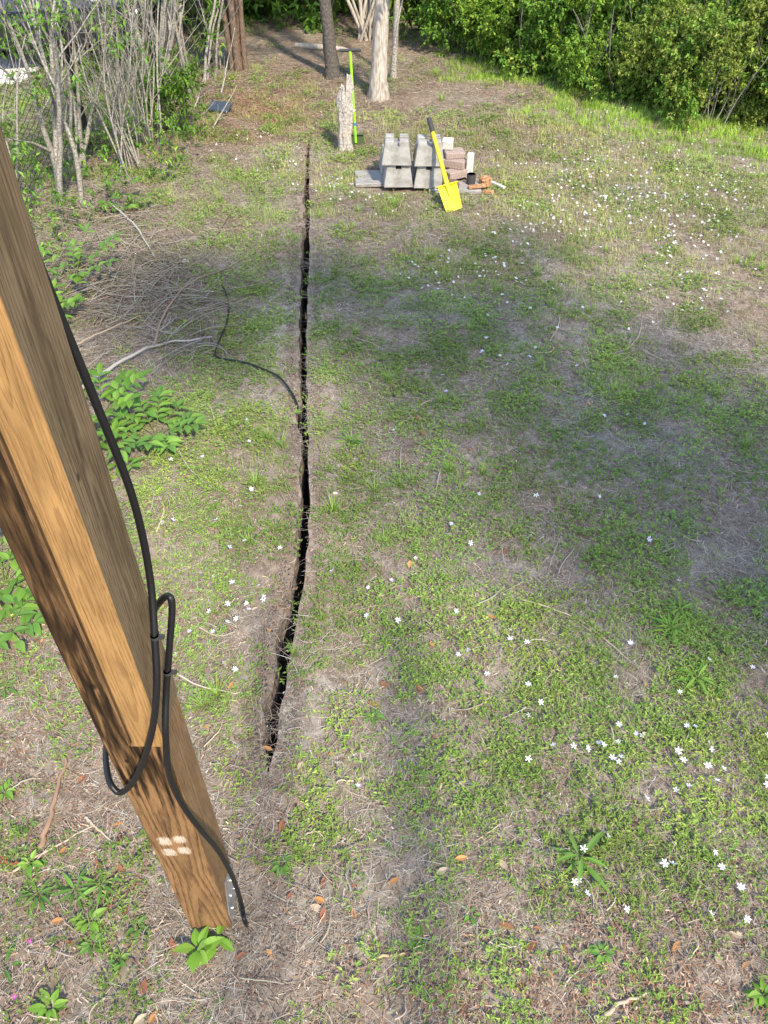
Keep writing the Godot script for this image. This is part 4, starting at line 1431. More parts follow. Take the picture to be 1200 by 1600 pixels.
# ------------------------------------------------------------------ individual plants
func big_leaf(ln: float, wd: float, droop: float, fold: float, col: Color) -> ArrayMesh:
	# leaf along +z with a midrib fold, curved down; base at the origin
	var b := MB.new()
	var prof := [0.0, 0.55, 0.92, 1.0, 0.82, 0.45, 0.0]
	var n := prof.size() - 1
	for k in n:
		var a := float(k) / n
		var c := float(k + 1) / n
		for s in [-1.0, 1.0]:
			var y0 := -droop * ln * a * a
			var y1 := -droop * ln * c * c
			var m0 := Vector3(0, y0, ln * a)
			var m1 := Vector3(0, y1, ln * c)
			var e0 := m0 + Vector3(s * wd * 0.5 * prof[k], fold * wd * 0.5 * prof[k], 0)
			var e1 := m1 + Vector3(s * wd * 0.5 * prof[k + 1], fold * wd * 0.5 * prof[k + 1], 0)
			b.quad(m0, m1, e1, e0, col * (1.0 if s > 0 else 0.93))
	return b.mesh(M.leaf)

var leafset := {}
func leaves_of(key: String, ln: float, ratio: float, cols: Array) -> Array:
	if not leafset.has(key):
		var l := []
		for k in 6:
			l.append(big_leaf(ln * rf(0.85, 1.15), ln * ratio * rf(0.9, 1.1), rf(0.1, 0.45), rf(0.15, 0.5), jitter(cols[k % cols.size()], 0.15)))
		leafset[key] = l
	return leafset[key]

func aim(dir: Vector3, roll := 0.0) -> Basis:
	var z := dir.normalized()
	var x := Vector3.UP.cross(z)
	if x.length() < 0.05: x = Vector3.RIGHT
	x = x.normalized()
	var y := z.cross(x)
	return Basis(x, y, z).rotated(z, roll)

# plant with pinnate leaves: several arching stalks each with pairs of leaflets
func pinnate(label: String, at: Vector3, stalks: Array, key: String, ln: float, cols: Array, group := "") -> void:
	var t := thing("leafy_seedling", label, "plant", at, group)
	var L := leaves_of(key, ln, 0.45, cols)
	var sb := MB.new()
	for s in stalks:
		var dir: Vector3 = Vector3(s[0], s[1], s[2])
		var len2 := dir.length()
		var pts := []
		var pairs: int = s[3]
		for k in 7:
			var q := float(k) / 6
			pts.append(dir * q - Vector3(0, 0.22 * len2 * q * q, 0))
		sb.tube(pts, [0.0028, 0.0026, 0.0023, 0.002, 0.0018, 0.0015, 0.001], 4, Color(0.12, 0.15, 0.04))
		for k in pairs:
			var q2 := lerpf(0.4, 0.95, float(k) / maxi(1, pairs - 1))
			var p := dir * q2 - Vector3(0, 0.22 * len2 * q2 * q2, 0)
			var fwd := (dir.normalized() - Vector3(0, 0.44 * q2, 0)).normalized()
			var sd := fwd.cross(Vector3.UP).normalized()
			for e in [-1.0, 1.0]:
				var o := part("leaf", L[rng.randi() % L.size()], t, p)
				o.basis = aim(sd * e + fwd * 0.55 + Vector3(0, rf(0.0, 0.35), 0), rf(-0.3, 0.3)).scaled_local(Vector3.ONE * rf(0.8, 1.15))
		var tip := part("leaf", L[rng.randi() % L.size()], t, pts[6])
		tip.basis = aim(dir.normalized() - Vector3(0, 0.2, 0))
	part("stem", sb.mesh(M.twig), t)

func rosette(called: String, label: String, at: Vector3, n: int, key: String, ln: float, ratio: float, cols: Array, up: float, group := "") -> void:
	var t := thing(called, label, "weed", at, group)
	var L := leaves_of(key, ln, ratio, cols)
	for k in n:
		var an := TAU * k / n * 1.618 + rf(-0.3, 0.3)
		var hgt := ln * 0.55 * float(k) / n * up
		var o := part("leaf", L[rng.randi() % L.size()], t, Vector3(cos(an) * 0.008, 0.004 + hgt, sin(an) * 0.008))
		o.basis = aim(Vector3(cos(an), rf(0.25, 0.75) * up, sin(an)), rf(-0.4, 0.4)).scaled_local(Vector3.ONE * rf(0.65, 1.15))
	var b := MB.new()
	b.tube([Vector3(0, -0.01, 0), Vector3(0.002, 0.01 + ln * 0.55 * up, 0)], [0.003, 0.0015], 4, Color(0.13, 0.17, 0.05))
	part("stem", b.mesh(M.twig), t)

var LIME := [Color(0.15, 0.3, 0.035), Color(0.2, 0.34, 0.05), Color(0.12, 0.25, 0.03)]
var MIDG := [Color(0.13, 0.26, 0.045), Color(0.16, 0.3, 0.05), Color(0.1, 0.2, 0.04)]

func build_plants() -> void:
	# leafy seedlings right of the post
	var fan := func(n: int, ln: float, up: float, pairs: int, a0: float, a1: float) -> Array:
		var s := []
		for k in n:
			var an := lerpf(a0, a1, (k + rf(0.2, 0.8)) / n)
			var l := ln * rf(0.75, 1.1)
			s.append([cos(an) * l * 0.9, l * up * rf(0.7, 1.1), sin(an) * l * 0.9, pairs + rng.randi_range(-1, 1)])
		return s
	pinnate("leafy bright green seedling with oval leaflets spreading beside the trench grass", P(245, 682), fan.call(10, 0.28, 0.8, 4, 0.0, TAU), "pin_a", 0.08, MIDG)
	pinnate("bright green seedling with paired oval leaflets at the end of the pale stick", P(158, 655), fan.call(8, 0.30, 1.0, 4, -PI * 0.9, PI * 0.9), "pin_b", 0.08, LIME)
	pinnate("bright green seedling with paired leaflets under the pale stick", P(165, 725), fan.call(6, 0.2, 0.6, 3, -PI, PI), "pin_b", 0.08, LIME)
	pinnate("lime green sprig with oval leaves half hidden by the post in the dry litter", P(78, 500), fan.call(6, 0.26, 0.9, 3, -PI * 0.6, PI * 0.6), "pin_b", 0.08, LIME)
	pinnate("taller green sprig with paired leaves under the fence stems", P(118, 445), fan.call(8, 0.36, 1.0, 4, -PI, PI), "pin_a", 0.08, MIDG)
	pinnate("dark green sprig with paired leaves before the pale dead stems", P(200, 330), fan.call(5, 0.22, 0.9, 3, -PI, PI), "pin_a", 0.08, MIDG)
	pinnate("large-leaved green plant behind the left side of the post", P(8, 915), fan.call(9, 0.22, 0.8, 2, -PI, PI), "pin_b", 0.08, LIME)
	pinnate("leafy green plant with small leaves beyond the post's left side", P(18, 985), fan.call(7, 0.14, 0.7, 2, -PI, PI), "pin_a", 0.08, MIDG)
	# near weeds in the litter round the post's foot
	var W := [
		[312, 1486, 10, "big", 0.062, 0.52, LIME, 1.0, "yellow-green broad-leaved weed growing at the foot of the post"],
		[340, 1470, 6, "big", 0.062, 0.52, LIME, 0.6, "broad-leaved weed with few leaves touching the post's foot"],
		[140, 1440, 9, "mid", 0.045, 0.5, LIME, 1.0, "light green oval-leaved weed in the brown litter"],
		[120, 1395, 12, "lance", 0.062, 0.2, MIDG, 0.8, "green weed with long narrow leaves in the brown litter"],
		[160, 1385, 12, "lance", 0.062, 0.2, MIDG, 0.8, "spreading weed with long narrow leaves beside an orange leaf"],
		[60, 1400, 12, "lance", 0.062, 0.2, LIME, 0.9, "bright narrow-leaved weed near the picked bare litter"],
		[50, 1352, 8, "mid", 0.045, 0.5, LIME, 1.0, "upright light green weed near the brown sticks"],
		[215, 1450, 8, "small", 0.03, 0.55, MIDG, 0.9, "small oval-leaved weed near the post's foot"],
		[185, 1500, 9, "small", 0.03, 0.55, MIDG, 0.9, "low green weed between the litter and the post"],
		[145, 1475, 12, "small", 0.03, 0.4, MIDG, 0.7, "small many-leaved weed below the narrow-leaved weeds"],
		[80, 1575, 12, "mid", 0.045, 0.42, MIDG, 1.0, "leafy green weed at the corner of the brown litter"],
		[5, 1510, 6, "lance", 0.062, 0.24, LIME, 0.6, "narrow-leaved weed lying flat on the litter"],
		[45, 1290, 8, "small", 0.03, 0.55, MIDG, 0.8, "small green weed beside the brown sticks"],
		[8, 1240, 10, "mid", 0.045, 0.5, MIDG, 0.8, "green leafy weed left of the brown sticks"],
		[10, 1080, 11, "lance", 0.062, 0.24, MIDG, 0.7, "dark green narrow-leaved weed left of the post"],
		[78, 1042, 10, "small", 0.03, 0.5, MIDG, 0.6, "small flat weed left of the post"],
		[905, 1345, 9, "strap", 0.11, 0.17, MIDG, 0.9, "weed with long strap leaves beside white flowers"],
		[1045, 985, 18, "strap2", 0.085, 0.12, LIME, 0.8, "bushy clump of yellow-green strap leaves on the right"],
		[1060, 955, 14, "strap2", 0.085, 0.12, LIME, 0.8, "upright clump of narrow yellow-green leaves behind the bushy clump"],
		[1085, 1065, 14, "strap2", 0.085, 0.12, LIME, 0.7, "low clump of narrow yellow-green leaves beside lilac flowers"],
		[940, 1490, 14, "small", 0.03, 0.4, MIDG, 0.6, "small spreading weed alone on the reddish litter"],
		[1190, 1555, 12, "mid", 0.045, 0.45, MIDG, 0.8, "leafy dark weed at the edge of the reddish litter"],
		[735, 1432, 8, "small", 0.03, 0.5, LIME, 0.8, "tiny bright weed beside the shaded strip"],
		[655, 1470, 8, "small", 0.03, 0.5, MIDG, 0.6, "tiny dark weed on the shaded strip"],
		[585, 1120, 12, "small", 0.03, 0.4, MIDG, 0.6, "dark green weed beside a brown leaf right of the trench"],
		[545, 690, 14, "strap2", 0.085, 0.12, MIDG, 0.7, "dark green grassy weed right of the trench"],
		[440, 1350, 16, "small", 0.03, 0.35, MIDG, 0.5, "flat feathery weed at the end of the trench"]]
	for w in W:
		rosette("weed", w[8], P(w[0], w[1]), w[2], w[3], w[4], w[5], w[6], w[7])
	# grass clumps one can pick out
	var clump := []
	for k in 4:
		var b := MB.new()
		for q in 44:
			var an := rf(0, TAU)
			var l := rf(0.06, 0.15)
			var out := Vector3(cos(an), 0, sin(an))
			var lean := rf(0.15, 0.95)
			var r0 := out * rf(0.0, 0.03)
			var pts := []
			for s in 4:
				var h := float(s) / 3
				pts.append(r0 + out * l * lean * h * h + Vector3(0, l * (h - 0.35 * lean * h * h), 0))
			b.strip(pts, rf(0.0025, 0.0045), out.cross(Vector3.UP), jitter(Color(0.13, 0.25, 0.035).lerp(Color(0.22, 0.3, 0.05), rf(0, 1)), 0.2))
		clump.append(b.mesh(M.grass))
	var C := [[735, 518], [607, 597], [625, 762], [840, 573], [395, 515], [555, 522], [672, 408], [1150, 410], [1175, 405], [1190, 420], [1165, 415], [1000, 600], [1030, 610], [700, 738], [645, 755], [870, 600], [550, 690], [540, 640], [420, 690], [500, 340], [560, 330], [615, 325], [345, 320], [755, 740], [905, 700], [1120, 620], [1160, 700], [840, 430], [920, 490], [318, 1105], [470, 1335], [460, 1025], [600, 850], [340, 1090], [1010, 1010], [945, 395], [690, 160], [720, 168], [700, 440], [520, 118], [480, 150], [690, 630], [860, 480], [780, 455], [440, 700], [400, 760], [430, 830], [390, 850], [520, 800], [585, 770]]
	for k in C.size():
		var w := place_of(P(C[k][0], C[k][1]))
		var far: bool = C[k][1] < 450
		var o := single("grass_clump", clump[k % 4], "clump of longer bright green grass " + ("in the open lawn round the concrete blocks" if far else w[0]), "grass", P(C[k][0], C[k][1]), "longer grass clumps " + ("in the open lawn" if far else w[1]))
		o.rotation.y = rf(0, TAU)
		var s := rf(0.55, 0.95)
		if C[k][1] < 450: s *= 1.2
		o.scale = Vector3(s, s * rf(0.7, 1.0), s)

# ------------------------------------------------------------------ ground cover (uncountable)
func weed_patch(n: int) -> ArrayMesh:
	var b := MB.new()
	for k in n:
		var a := rf(0, TAU)
		var p := Vector3(cos(a), 0, sin(a)) * 0.085 * sqrt(rf(0, 1))
		var top := rf(0.004, 0.026)
		var col := Color(0.125, 0.21, 0.04).lerp(Color(0.25, 0.31, 0.075), rf(0, 1) * rf(0, 1.1))
		var out := Vector3(rf(-1, 1), rf(0.2, 0.9), rf(-1, 1)).normalized()
		for q in rng.randi_range(3, 6):
			var an := rf(0, TAU)
			var dir := (Vector3(cos(an), rf(-0.1, 0.6), sin(an)) + out * 0.4).normalized()
			var base := p + Vector3(0, top * rf(0.5, 1.0), 0)
			var l := rf(0.008, 0.021)
			b.leaf(base, dir, dir.cross(Vector3(rf(-0.5, 0.5), 1, rf(-0.5, 0.5))).normalized(), l, l * rf(0.25, 0.42), 0.2, jitter(col, 0.22))
	return b.mesh(M.grass)

func tuft_patch(n: int, l0: float, l1: float, wd: float, green: float) -> ArrayMesh:
	var b := MB.new()
	for k in n:
		var a := rf(0, TAU)
		var p := Vector3(cos(a), 0, sin(a)) * 0.075 * sqrt(rf(0, 1))
		var an := rf(0, TAU)
		var out := Vector3(cos(an), 0, sin(an))
		var l := rf(l0, l1)
		var lean := rf(0.3, 1.3)
		var pts := []
		for s in 3:
			var h := float(s) / 2
			pts.append(p + out * l * lean * 0.7 * h * h + Vector3(0, l * h * (1.0 - 0.4 * lean * h) , 0))
		var col := Color(0.34, 0.29, 0.18).lerp(Color(0.2, 0.29, 0.055), 1.0 if rf(0, 1) < green else 0.15)
		b.strip(pts, wd * rf(0.7, 1.3), out.cross(Vector3.UP), jitter(col, 0.25))
	return b.mesh(M.grass)

func thatch_patch(n: int) -> ArrayMesh:
	var b := MB.new()
	for k in n:
		var p := Vector3(rf(-0.065, 0.065), rf(0.001, 0.01), rf(-0.065, 0.065))
		var an := rf(0, TAU)
		var bend := rf(-0.9, 0.9)
		var l := rf(0.03, 0.1)
		var pts := []
		var h := rf(0.0, 0.35)
		for s in 5:
			pts.append(p)
			p += Vector3(cos(an), h * (0.7 - s * 0.35), sin(an)) * l / 4.0
			an += bend * 0.45
		var side := Vector3(-sin(an), 0.3, cos(an)).normalized()
		var col := Color(0.24, 0.19, 0.14).lerp(Color(0.42, 0.375, 0.31), rf(0, 1) * rf(0.3, 1))
		if rf(0, 1) < 0.32: col = Color(0.15, 0.095, 0.065)
		if rf(0, 1) < 0.1: col = Color(0.5, 0.455, 0.39)
		b.strip(pts, rf(0.0012, 0.0027), side, jitter(col, 0.25))
	return b.mesh(M.dry)

func chip_patch(n: int) -> ArrayMesh:
	var b := MB.new()
	for k in n:
		var p := Vector3(rf(-0.07, 0.07), rf(0.002, 0.009), rf(-0.07, 0.07))
		var an := rf(0, TAU)
		var dir := Vector3(cos(an), rf(-0.3, 0.3), sin(an)).normalized()
		var side := dir.cross(Vector3(rf(-0.5, 0.5), 1, rf(-0.5, 0.5))).normalized()
		var l := rf(0.006, 0.022)
		var w := rf(0.002, 0.005)
		var col := [Color(0.17, 0.105, 0.07), Color(0.24, 0.17, 0.12), Color(0.1, 0.07, 0.05), Color(0.36, 0.31, 0.25), Color(0.2, 0.16, 0.125)][rng.randi() % 5] as Color
		b.quad(p - side * w * 0.5, p + side * w * 0.4, p + dir * l + side * w * 0.2, p + dir * l - side * w * 0.35, jitter(col, 0.3))
	return b.mesh(M.dry)

func crumb_mesh() -> ArrayMesh:
	# a handful of little clods
	var b := MB.new()
	for k in 9:
		var p := Vector3(rf(-0.035, 0.035), 0.0, rf(-0.035, 0.035))
		var r := rf(0.0025, 0.008)
		var top := p + Vector3(rf(-0.3, 0.3), rf(0.6, 1.1), rf(-0.3, 0.3)) * r
		var bot := p - Vector3(0, r * 0.6, 0)
		var ring := []
		for q in 5:
			var an := TAU * q / 5.0 + rf(-0.3, 0.3)
			ring.append(p + Vector3(cos(an) * rf(0.7, 1.2), rf(-0.1, 0.4), sin(an) * rf(0.7, 1.2)) * r)
		var col := jitter(Color(0.16, 0.122, 0.096), 0.35)
		for q in 5:
			b.tri(ring[q], top, ring[(q + 1) % 5], col)
			b.tri(ring[q], ring[(q + 1) % 5], bot, col)
	return b.mesh(M.dry)

func tangle_patch(n: int) -> ArrayMesh:
	# long curved dry stalks heaped on one another
	var b := MB.new()
	for k in n:
		var p := Vector3(rf(-0.16, 0.16), rf(0.004, 0.05), rf(-0.16, 0.16))
		var an := rf(0, TAU)
		var bend := rf(-0.7, 0.7)
		var l := rf(0.14, 0.42)
		var pts := []
		var rad := []
		var h := rf(-0.1, 0.25)
		var r := rf(0.0016, 0.004)
		for q in 7:
			pts.append(Vector3(p.x, maxf(p.y, 0.003), p.z))
			rad.append(r * (1.0 - 0.1 * q))
			p += Vector3(cos(an), h * (1.0 - q * 0.35), sin(an)) * l / 6.0
			an += bend * 0.35
		var col := Color(0.2, 0.155, 0.115).lerp(Color(0.44, 0.395, 0.335), rf(0, 1) * rf(0.2, 1))
		b.tube(pts, rad, 3, jitter(col, 0.25), false)
	return b.mesh(M.dry)

# woods' edge: how far a spot lies inside the woods (metres)
func in_woods(x: float, f: float) -> float:
	# edge through (0.9, 10.2) and (3.7, 7.8)
	var n := Vector2(2.4, 2.8).normalized()
	return (Vector2(x, f) - Vector2(0.9, 10.35)).dot(n)

# on the driveway beyond the fence
func in_poly(x: float, f: float) -> bool:
	return Geometry2D.is_point_in_polygon(Vector2(x, -f), drive_poly)

func blocked(x: float, f: float, reach := 0.0) -> bool:
	var t := trench(f)
	if x > t.x - 0.012 - reach and x < t.y + 0.008 + reach * 0.75 and t.y - t.x > 0.004:
		return true
	if f > 6.45 and f < 7.06 and x > -0.2 and x < 0.8:
		return true
	if f > 0.8 and f < 0.93 and x > -0.6 and x < -0.47:
		return true
	return false

func build_ground_cover() -> void:
	var weeds := [weed_patch(32), weed_patch(27), weed_patch(20)]
	var tufts := [tuft_patch(34, 0.025, 0.07, 0.0028, 0.85), tuft_patch(30, 0.03, 0.09, 0.0026, 0.7), tuft_patch(34, 0.02, 0.055, 0.0034, 0.36)]
	var longs := [tuft_patch(30, 0.04, 0.11, 0.0045, 0.92)]
	var thatch := [thatch_patch(36), thatch_patch(32), thatch_patch(28)]
	var chips := [chip_patch(42), chip_patch(34)]
	var xf := {}
	var cl := {}
	for k in ["w0", "w1", "w2", "t0", "t1", "t2", "l0", "d0", "d1", "d2", "c0", "c1"]:
		xf[k] = []
		cl[k] = []
	var put := func(key: String, x: float, f: float, s: float, col: Color, tilt: float) -> void:
		var bs := Basis(Vector3.UP, rf(0, TAU))
		if tilt > 0.0:
			bs = Basis(Vector3(rf(-1, 1), 0, rf(-1, 1)).normalized(), rf(0, tilt)) * bs
		xf[key].append(Transform3D(bs.scaled_local(Vector3(s, s * rf(0.8, 1.2), s)), Vector3(x, ht(x, -f), -f)))
		cl[key].append(col)
	# bands: [near, far, candidate spots per square metre]
	for band in [[0.3, 2.2, 600.0], [2.2, 4.2, 430.0], [4.2, 7.0, 330.0], [7.0, 10.5, 260.0], [10.5, 16.0, 70.0]]:
		var f0: float = band[0]
		var f1: float = band[1]
		var half := 1.9 + f1 * 0.52
		var n := int((f1 - f0) * half * 2.0 * band[2])
		for k in n:
			var f := rf(f0, f1)
			var x := rf(-half, half)
			var beyond := x < -3.62 + (f - 3.6) * 0.226 - 0.05
			if absf(x) > 1.75 + f * 0.52 or (beyond and (f < 4.5 or x < -7.0 or in_poly(x, f))):
				continue
			var iw := in_woods(x, f)
			if iw > 1.2 or blocked(x, f, 0.05):
				continue
			var uv := pix(Vector3(x, 0, -f))
			var bare := bare_at(x, -f, uv)
			var g := green_at(uv.x, uv.y)
			var patchy := nz.get_noise_2d(x * 34.0 + 11.0, f * 34.0) * 0.75 + nz2.get_noise_2d(x * 50.0, f * 50.0 + 31.0) * 0.55
			var gp := clampf((g - 0.36) * 1.45 + 0.38 + patchy * 1.05, 0.06, 1.0) * (1.0 - bare)
			if beyond: gp = clampf(0.75 + patchy * 0.5, 0.2, 1.0)
			var big := 1.0 if f < 4.2 else 1.0 + (f - 4.2) * 0.09
			var strip := smoothstep(-1.5, -0.5, iw) * smoothstep(0.2, 1.2, x)
			var tone := 1.0 + nz.get_noise_2d(x * 16.0, f * 16.0 + 60.0) * 0.5
			var warm := clampf(nz.get_noise_2d(x * 12.0 + 5.0, f * 12.0), 0.0, 1.0)
			var gc := Color(tone, tone, tone).lerp(Color(1.5, 1.2, 0.95), warm * 0.8)
			var dryness := 0.2 + 0.7 * clampf(blob(uv.x, uv.y, 950, 300, 330, 140) + 0.25 * blob(uv.x, uv.y, 520, 190, 180, 60), 0.0, 1.0)
			var r := rf(0, 1)
			if strip > 0.3 and bare < 0.3 and r < strip * 0.75:
				put.call("l0", x, f, rf(0.6, 1.1), Color(1.15, 1.3, 0.8) * tone, 0.15)
				continue
			if r < gp * (0.55 - 0.2 * maxf(0.0, dryness - 0.4)):
				if rf(0, 1) < (0.7 if f < 5.0 else 0.35):
					put.call("w%d" % rng.randi_range(0, 2), x, f, big * rf(0.75, 1.25), gc, 0.2)
				else:
					put.call("t2" if rf(0, 1) < dryness else "t%d" % rng.randi_range(0, 1), x, f, big * rf(0.6, 1.1), gc, 0.2)
			elif rf(0, 1) < 0.95 * (1.0 - bare * 0.6):
				if bare < 0.4 and rf(0, 1) < dryness - 0.22:
					put.call("t2", x, f, big * rf(0.7, 1.2), Color(1.1, 1.05, 0.95) * tone, 0.2)
					continue
				var red := blob(uv.x, uv.y, 420, 180, 110, 60) + 0.9 * blob(uv.x, uv.y, 900, 1570, 400, 130) + 0.6 * blob(uv.x, uv.y, 130, 1150, 200, 400) + 0.5 * blob(uv.x, uv.y, 880, 230, 200, 60)
				if rf(0, 1) < 0.32 + red * 0.6:
					put.call("c%d" % rng.randi_range(0, 1), x, f, big * rf(0.8, 1.3), Color(1, 1, 1).lerp(Color(1.12, 0.88, 0.72), clampf(red, 0, 1)) * rf(0.8, 1.25), 0.1)
				else:
					put.call("d%d" % rng.randi_range(0, 2), x, f, big * rf(0.8, 1.25), Color(1, 1, 1) * rf(0.75, 1.25), 0.1)
	# the deep tangle of dry straw in the corner by the fence stems
	for k in 700:
		var q := P(rf(40, 360), rf(330, 560))
		var w := blob(pix(q).x, pix(q).y, 210, 440, 120, 100)
		if rf(0, 1) < w:
			put.call("d%d" % rng.randi_range(0, 2), q.x, -q.z, rf(1.2, 2.2), Color(1.0, 0.95, 0.9) * rf(0.6, 1.15), 0.5)
	var tx := []
	var tc := []
	for k in 260:
		var q := P(rf(60, 370), rf(300, 580))
		var uvq := pix(q)
		if rf(0, 1) < blob(uvq.x, uvq.y, 195, 435, 100, 95) and not blocked(q.x, -q.z, 0.2):
			tx.append(Transform3D(Basis(Vector3.UP, rf(0, TAU)) * Basis(Vector3(1, 0, 0), rf(-0.15, 0.15)), q))
			tc.append(Color(1, 1, 1) * rf(0.75, 1.2))
	scatter("straw_tangle", "tangled heap of long dry stalks in front of the fence stems", "straw", tangle_patch(16), tx, tc)
	# crumbs of soil along both lips of the trench and on the refilled strip
	var cx := []
	var cc := []
	for k in 1500:
		var f := rf(tr_f[0] - 0.05, tr_f[-1] - 0.3)
		f = lerpf(tr_f[0], f, rf(0.2, 1.0))
		var t := trench(f)
		var left := rf(0, 1) < 0.62
		var off := 0.04 + absf(rng.randfn(0.0, 0.05))
		var x := t.x - off if left else t.y + off
		cx.append(Transform3D(Basis(Vector3.UP, rf(0, TAU)).scaled_local(Vector3.ONE * rf(0.35, 1.1)), Vector3(x, ht(x, -f) + 0.002, -f)))
		cc.append(Color(1, 1, 1) * rf(0.75, 1.25))
	for k in 330:
		var f := rf(0.4, 1.35)
		var x := rng.randfn(lerpf(-0.40, -0.33, clampf((1.35 - f) / 0.9, 0.0, 1.0)), 0.08)
		cx.append(Transform3D(Basis(Vector3.UP, rf(0, TAU)).scaled_local(Vector3.ONE * rf(0.25, 0.7)), Vector3(x, ht(x, -f) + 0.001, -f)))
		cc.append(Color(1, 1, 1) * rf(0.75, 1.25))
	scatter("soil_crumbs", "loose crumbs of dug soil along the trench", "soil", crumb_mesh(), cx, cc)
	scatter("creeping_weeds", "low creeping green weeds spread through the thin lawn", "weeds", weeds[0], xf.w0, cl.w0)
	scatter("creeping_weeds", "small-leaved creeping green weeds between the thatch", "weeds", weeds[1], xf.w1, cl.w1)
	scatter("creeping_weeds", "sparse creeping green weeds on the bare spots", "weeds", weeds[2], xf.w2, cl.w2)
	scatter("lawn_grass", "short thin green lawn grass", "grass", tufts[0], xf.t0, cl.t0)
	scatter("lawn_grass", "short mixed green and dry lawn grass", "grass", tufts[1], xf.t1, cl.t1)
	scatter("straw_grass", "short half-dry straw-coloured grass of the open lawn", "grass", tufts[2], xf.t2, cl.t2)
	scatter("tall_grass", "bright tall grass along the foot of the woods", "grass", longs[0], xf.l0, cl.l0)
	scatter("dry_thatch", "grey dead grass runners matted over the soil", "thatch", thatch[0], xf.d0, cl.d0)
	scatter("dry_thatch", "curled pale dead grass stems lying on the soil", "thatch", thatch[1], xf.d1, cl.d1)
	scatter("dry_thatch", "sparse dead grass stems lying on the soil", "thatch", thatch[2], xf.d2, cl.d2)
	scatter("bark_chips", "brown bark and leaf crumbs strewn over the soil", "litter", chips[0], xf.c0, cl.c0)
	scatter("bark_chips", "coarse brown leaf crumbs strewn over the soil", "litter", chips[1], xf.c1, cl.c1)

# ------------------------------------------------------------------ flowers, leaves, twigs
func flower_mesh(petals: int, r: float, col: Color) -> ArrayMesh:
	var b := MB.new()
	var h := 0.034
	b.strip([Vector3(0, 0, 0), Vector3(0.003, h * 0.5, 0.001), Vector3(0, h, 0)], 0.0022, Vector3.RIGHT, Color(0.13, 0.2, 0.05))
	for k in petals:
		var an := TAU * k / petals + rf(-0.15, 0.15)
		var d := Vector3(cos(an), rf(0.1, 0.4), sin(an)).normalized()
		var s := d.cross(Vector3.UP).normalized()
		var c := Vector3(0, h, 0)
		var l := r * rf(0.85, 1.1)
		var w := r * 0.2
		var cc := jitter(col, 0.05)
		b.quad(c, c + d * l * 0.6 + s * w, c + d * l, c + d * l * 0.6 - s * w, cc)
	for k in 5:
		var an := TAU * k / 5.0
		b.tri(Vector3(0, h + 0.0025, 0), Vector3(cos(an), 0, sin(an)) * r * 0.12 + Vector3(0, h + 0.0018, 0), Vector3(cos(an + 1.26), 0, sin(an + 1.26)) * r * 0.12 + Vector3(0, h + 0.0018, 0), Color(0.7, 0.66, 0.4))
	return b.mesh(M.flower)

func fallen_leaf_mesh(l: float, w: float, col: Color) -> ArrayMesh:
	var b := MB.new()
	var prof := [0.0, 0.7, 1.0, 0.75, 0.0]
	var cu := rf(0.15, 0.5)
	for k in 4:
		for s in [-1.0, 1.0]:
			var a := float(k) / 4 - 0.5
			var c := float(k + 1) / 4 - 0.5
			var m0 := Vector3(0, cu * a * a * l, a * l)
			var m1 := Vector3(0, cu * c * c * l, c * l)
			b.quad(m0, m1, m1 + Vector3(s * w * 0.5 * prof[k + 1], 0.35 * w * 0.5 * prof[k + 1], 0), m0 + Vector3(s * w * 0.5 * prof[k], 0.35 * w * 0.5 * prof[k], 0), col * (1.0 if s > 0 else 0.85))
	return b.mesh(M.dry)

# where on the ground a spot lies, in words
func place_of(p: Vector3) -> Array:
	var f := -p.z
	if p.x < trench(f).x - 0.05 and f < 1.9: return ["in the brown litter round the foot of the post", "near the post"]
	if p.x < trench(f).x: return ["in the grass left of the trench", "left of the trench"]
	if f < 1.0: return ["on the bare brown litter below the lawn's flowers", "on the bare litter"]
	if f > 2.6: return ["on the shaded lawn right of the trench", "on the shaded lawn"]
	return ["in the sunlit near lawn right of the trench", "in the near lawn"]

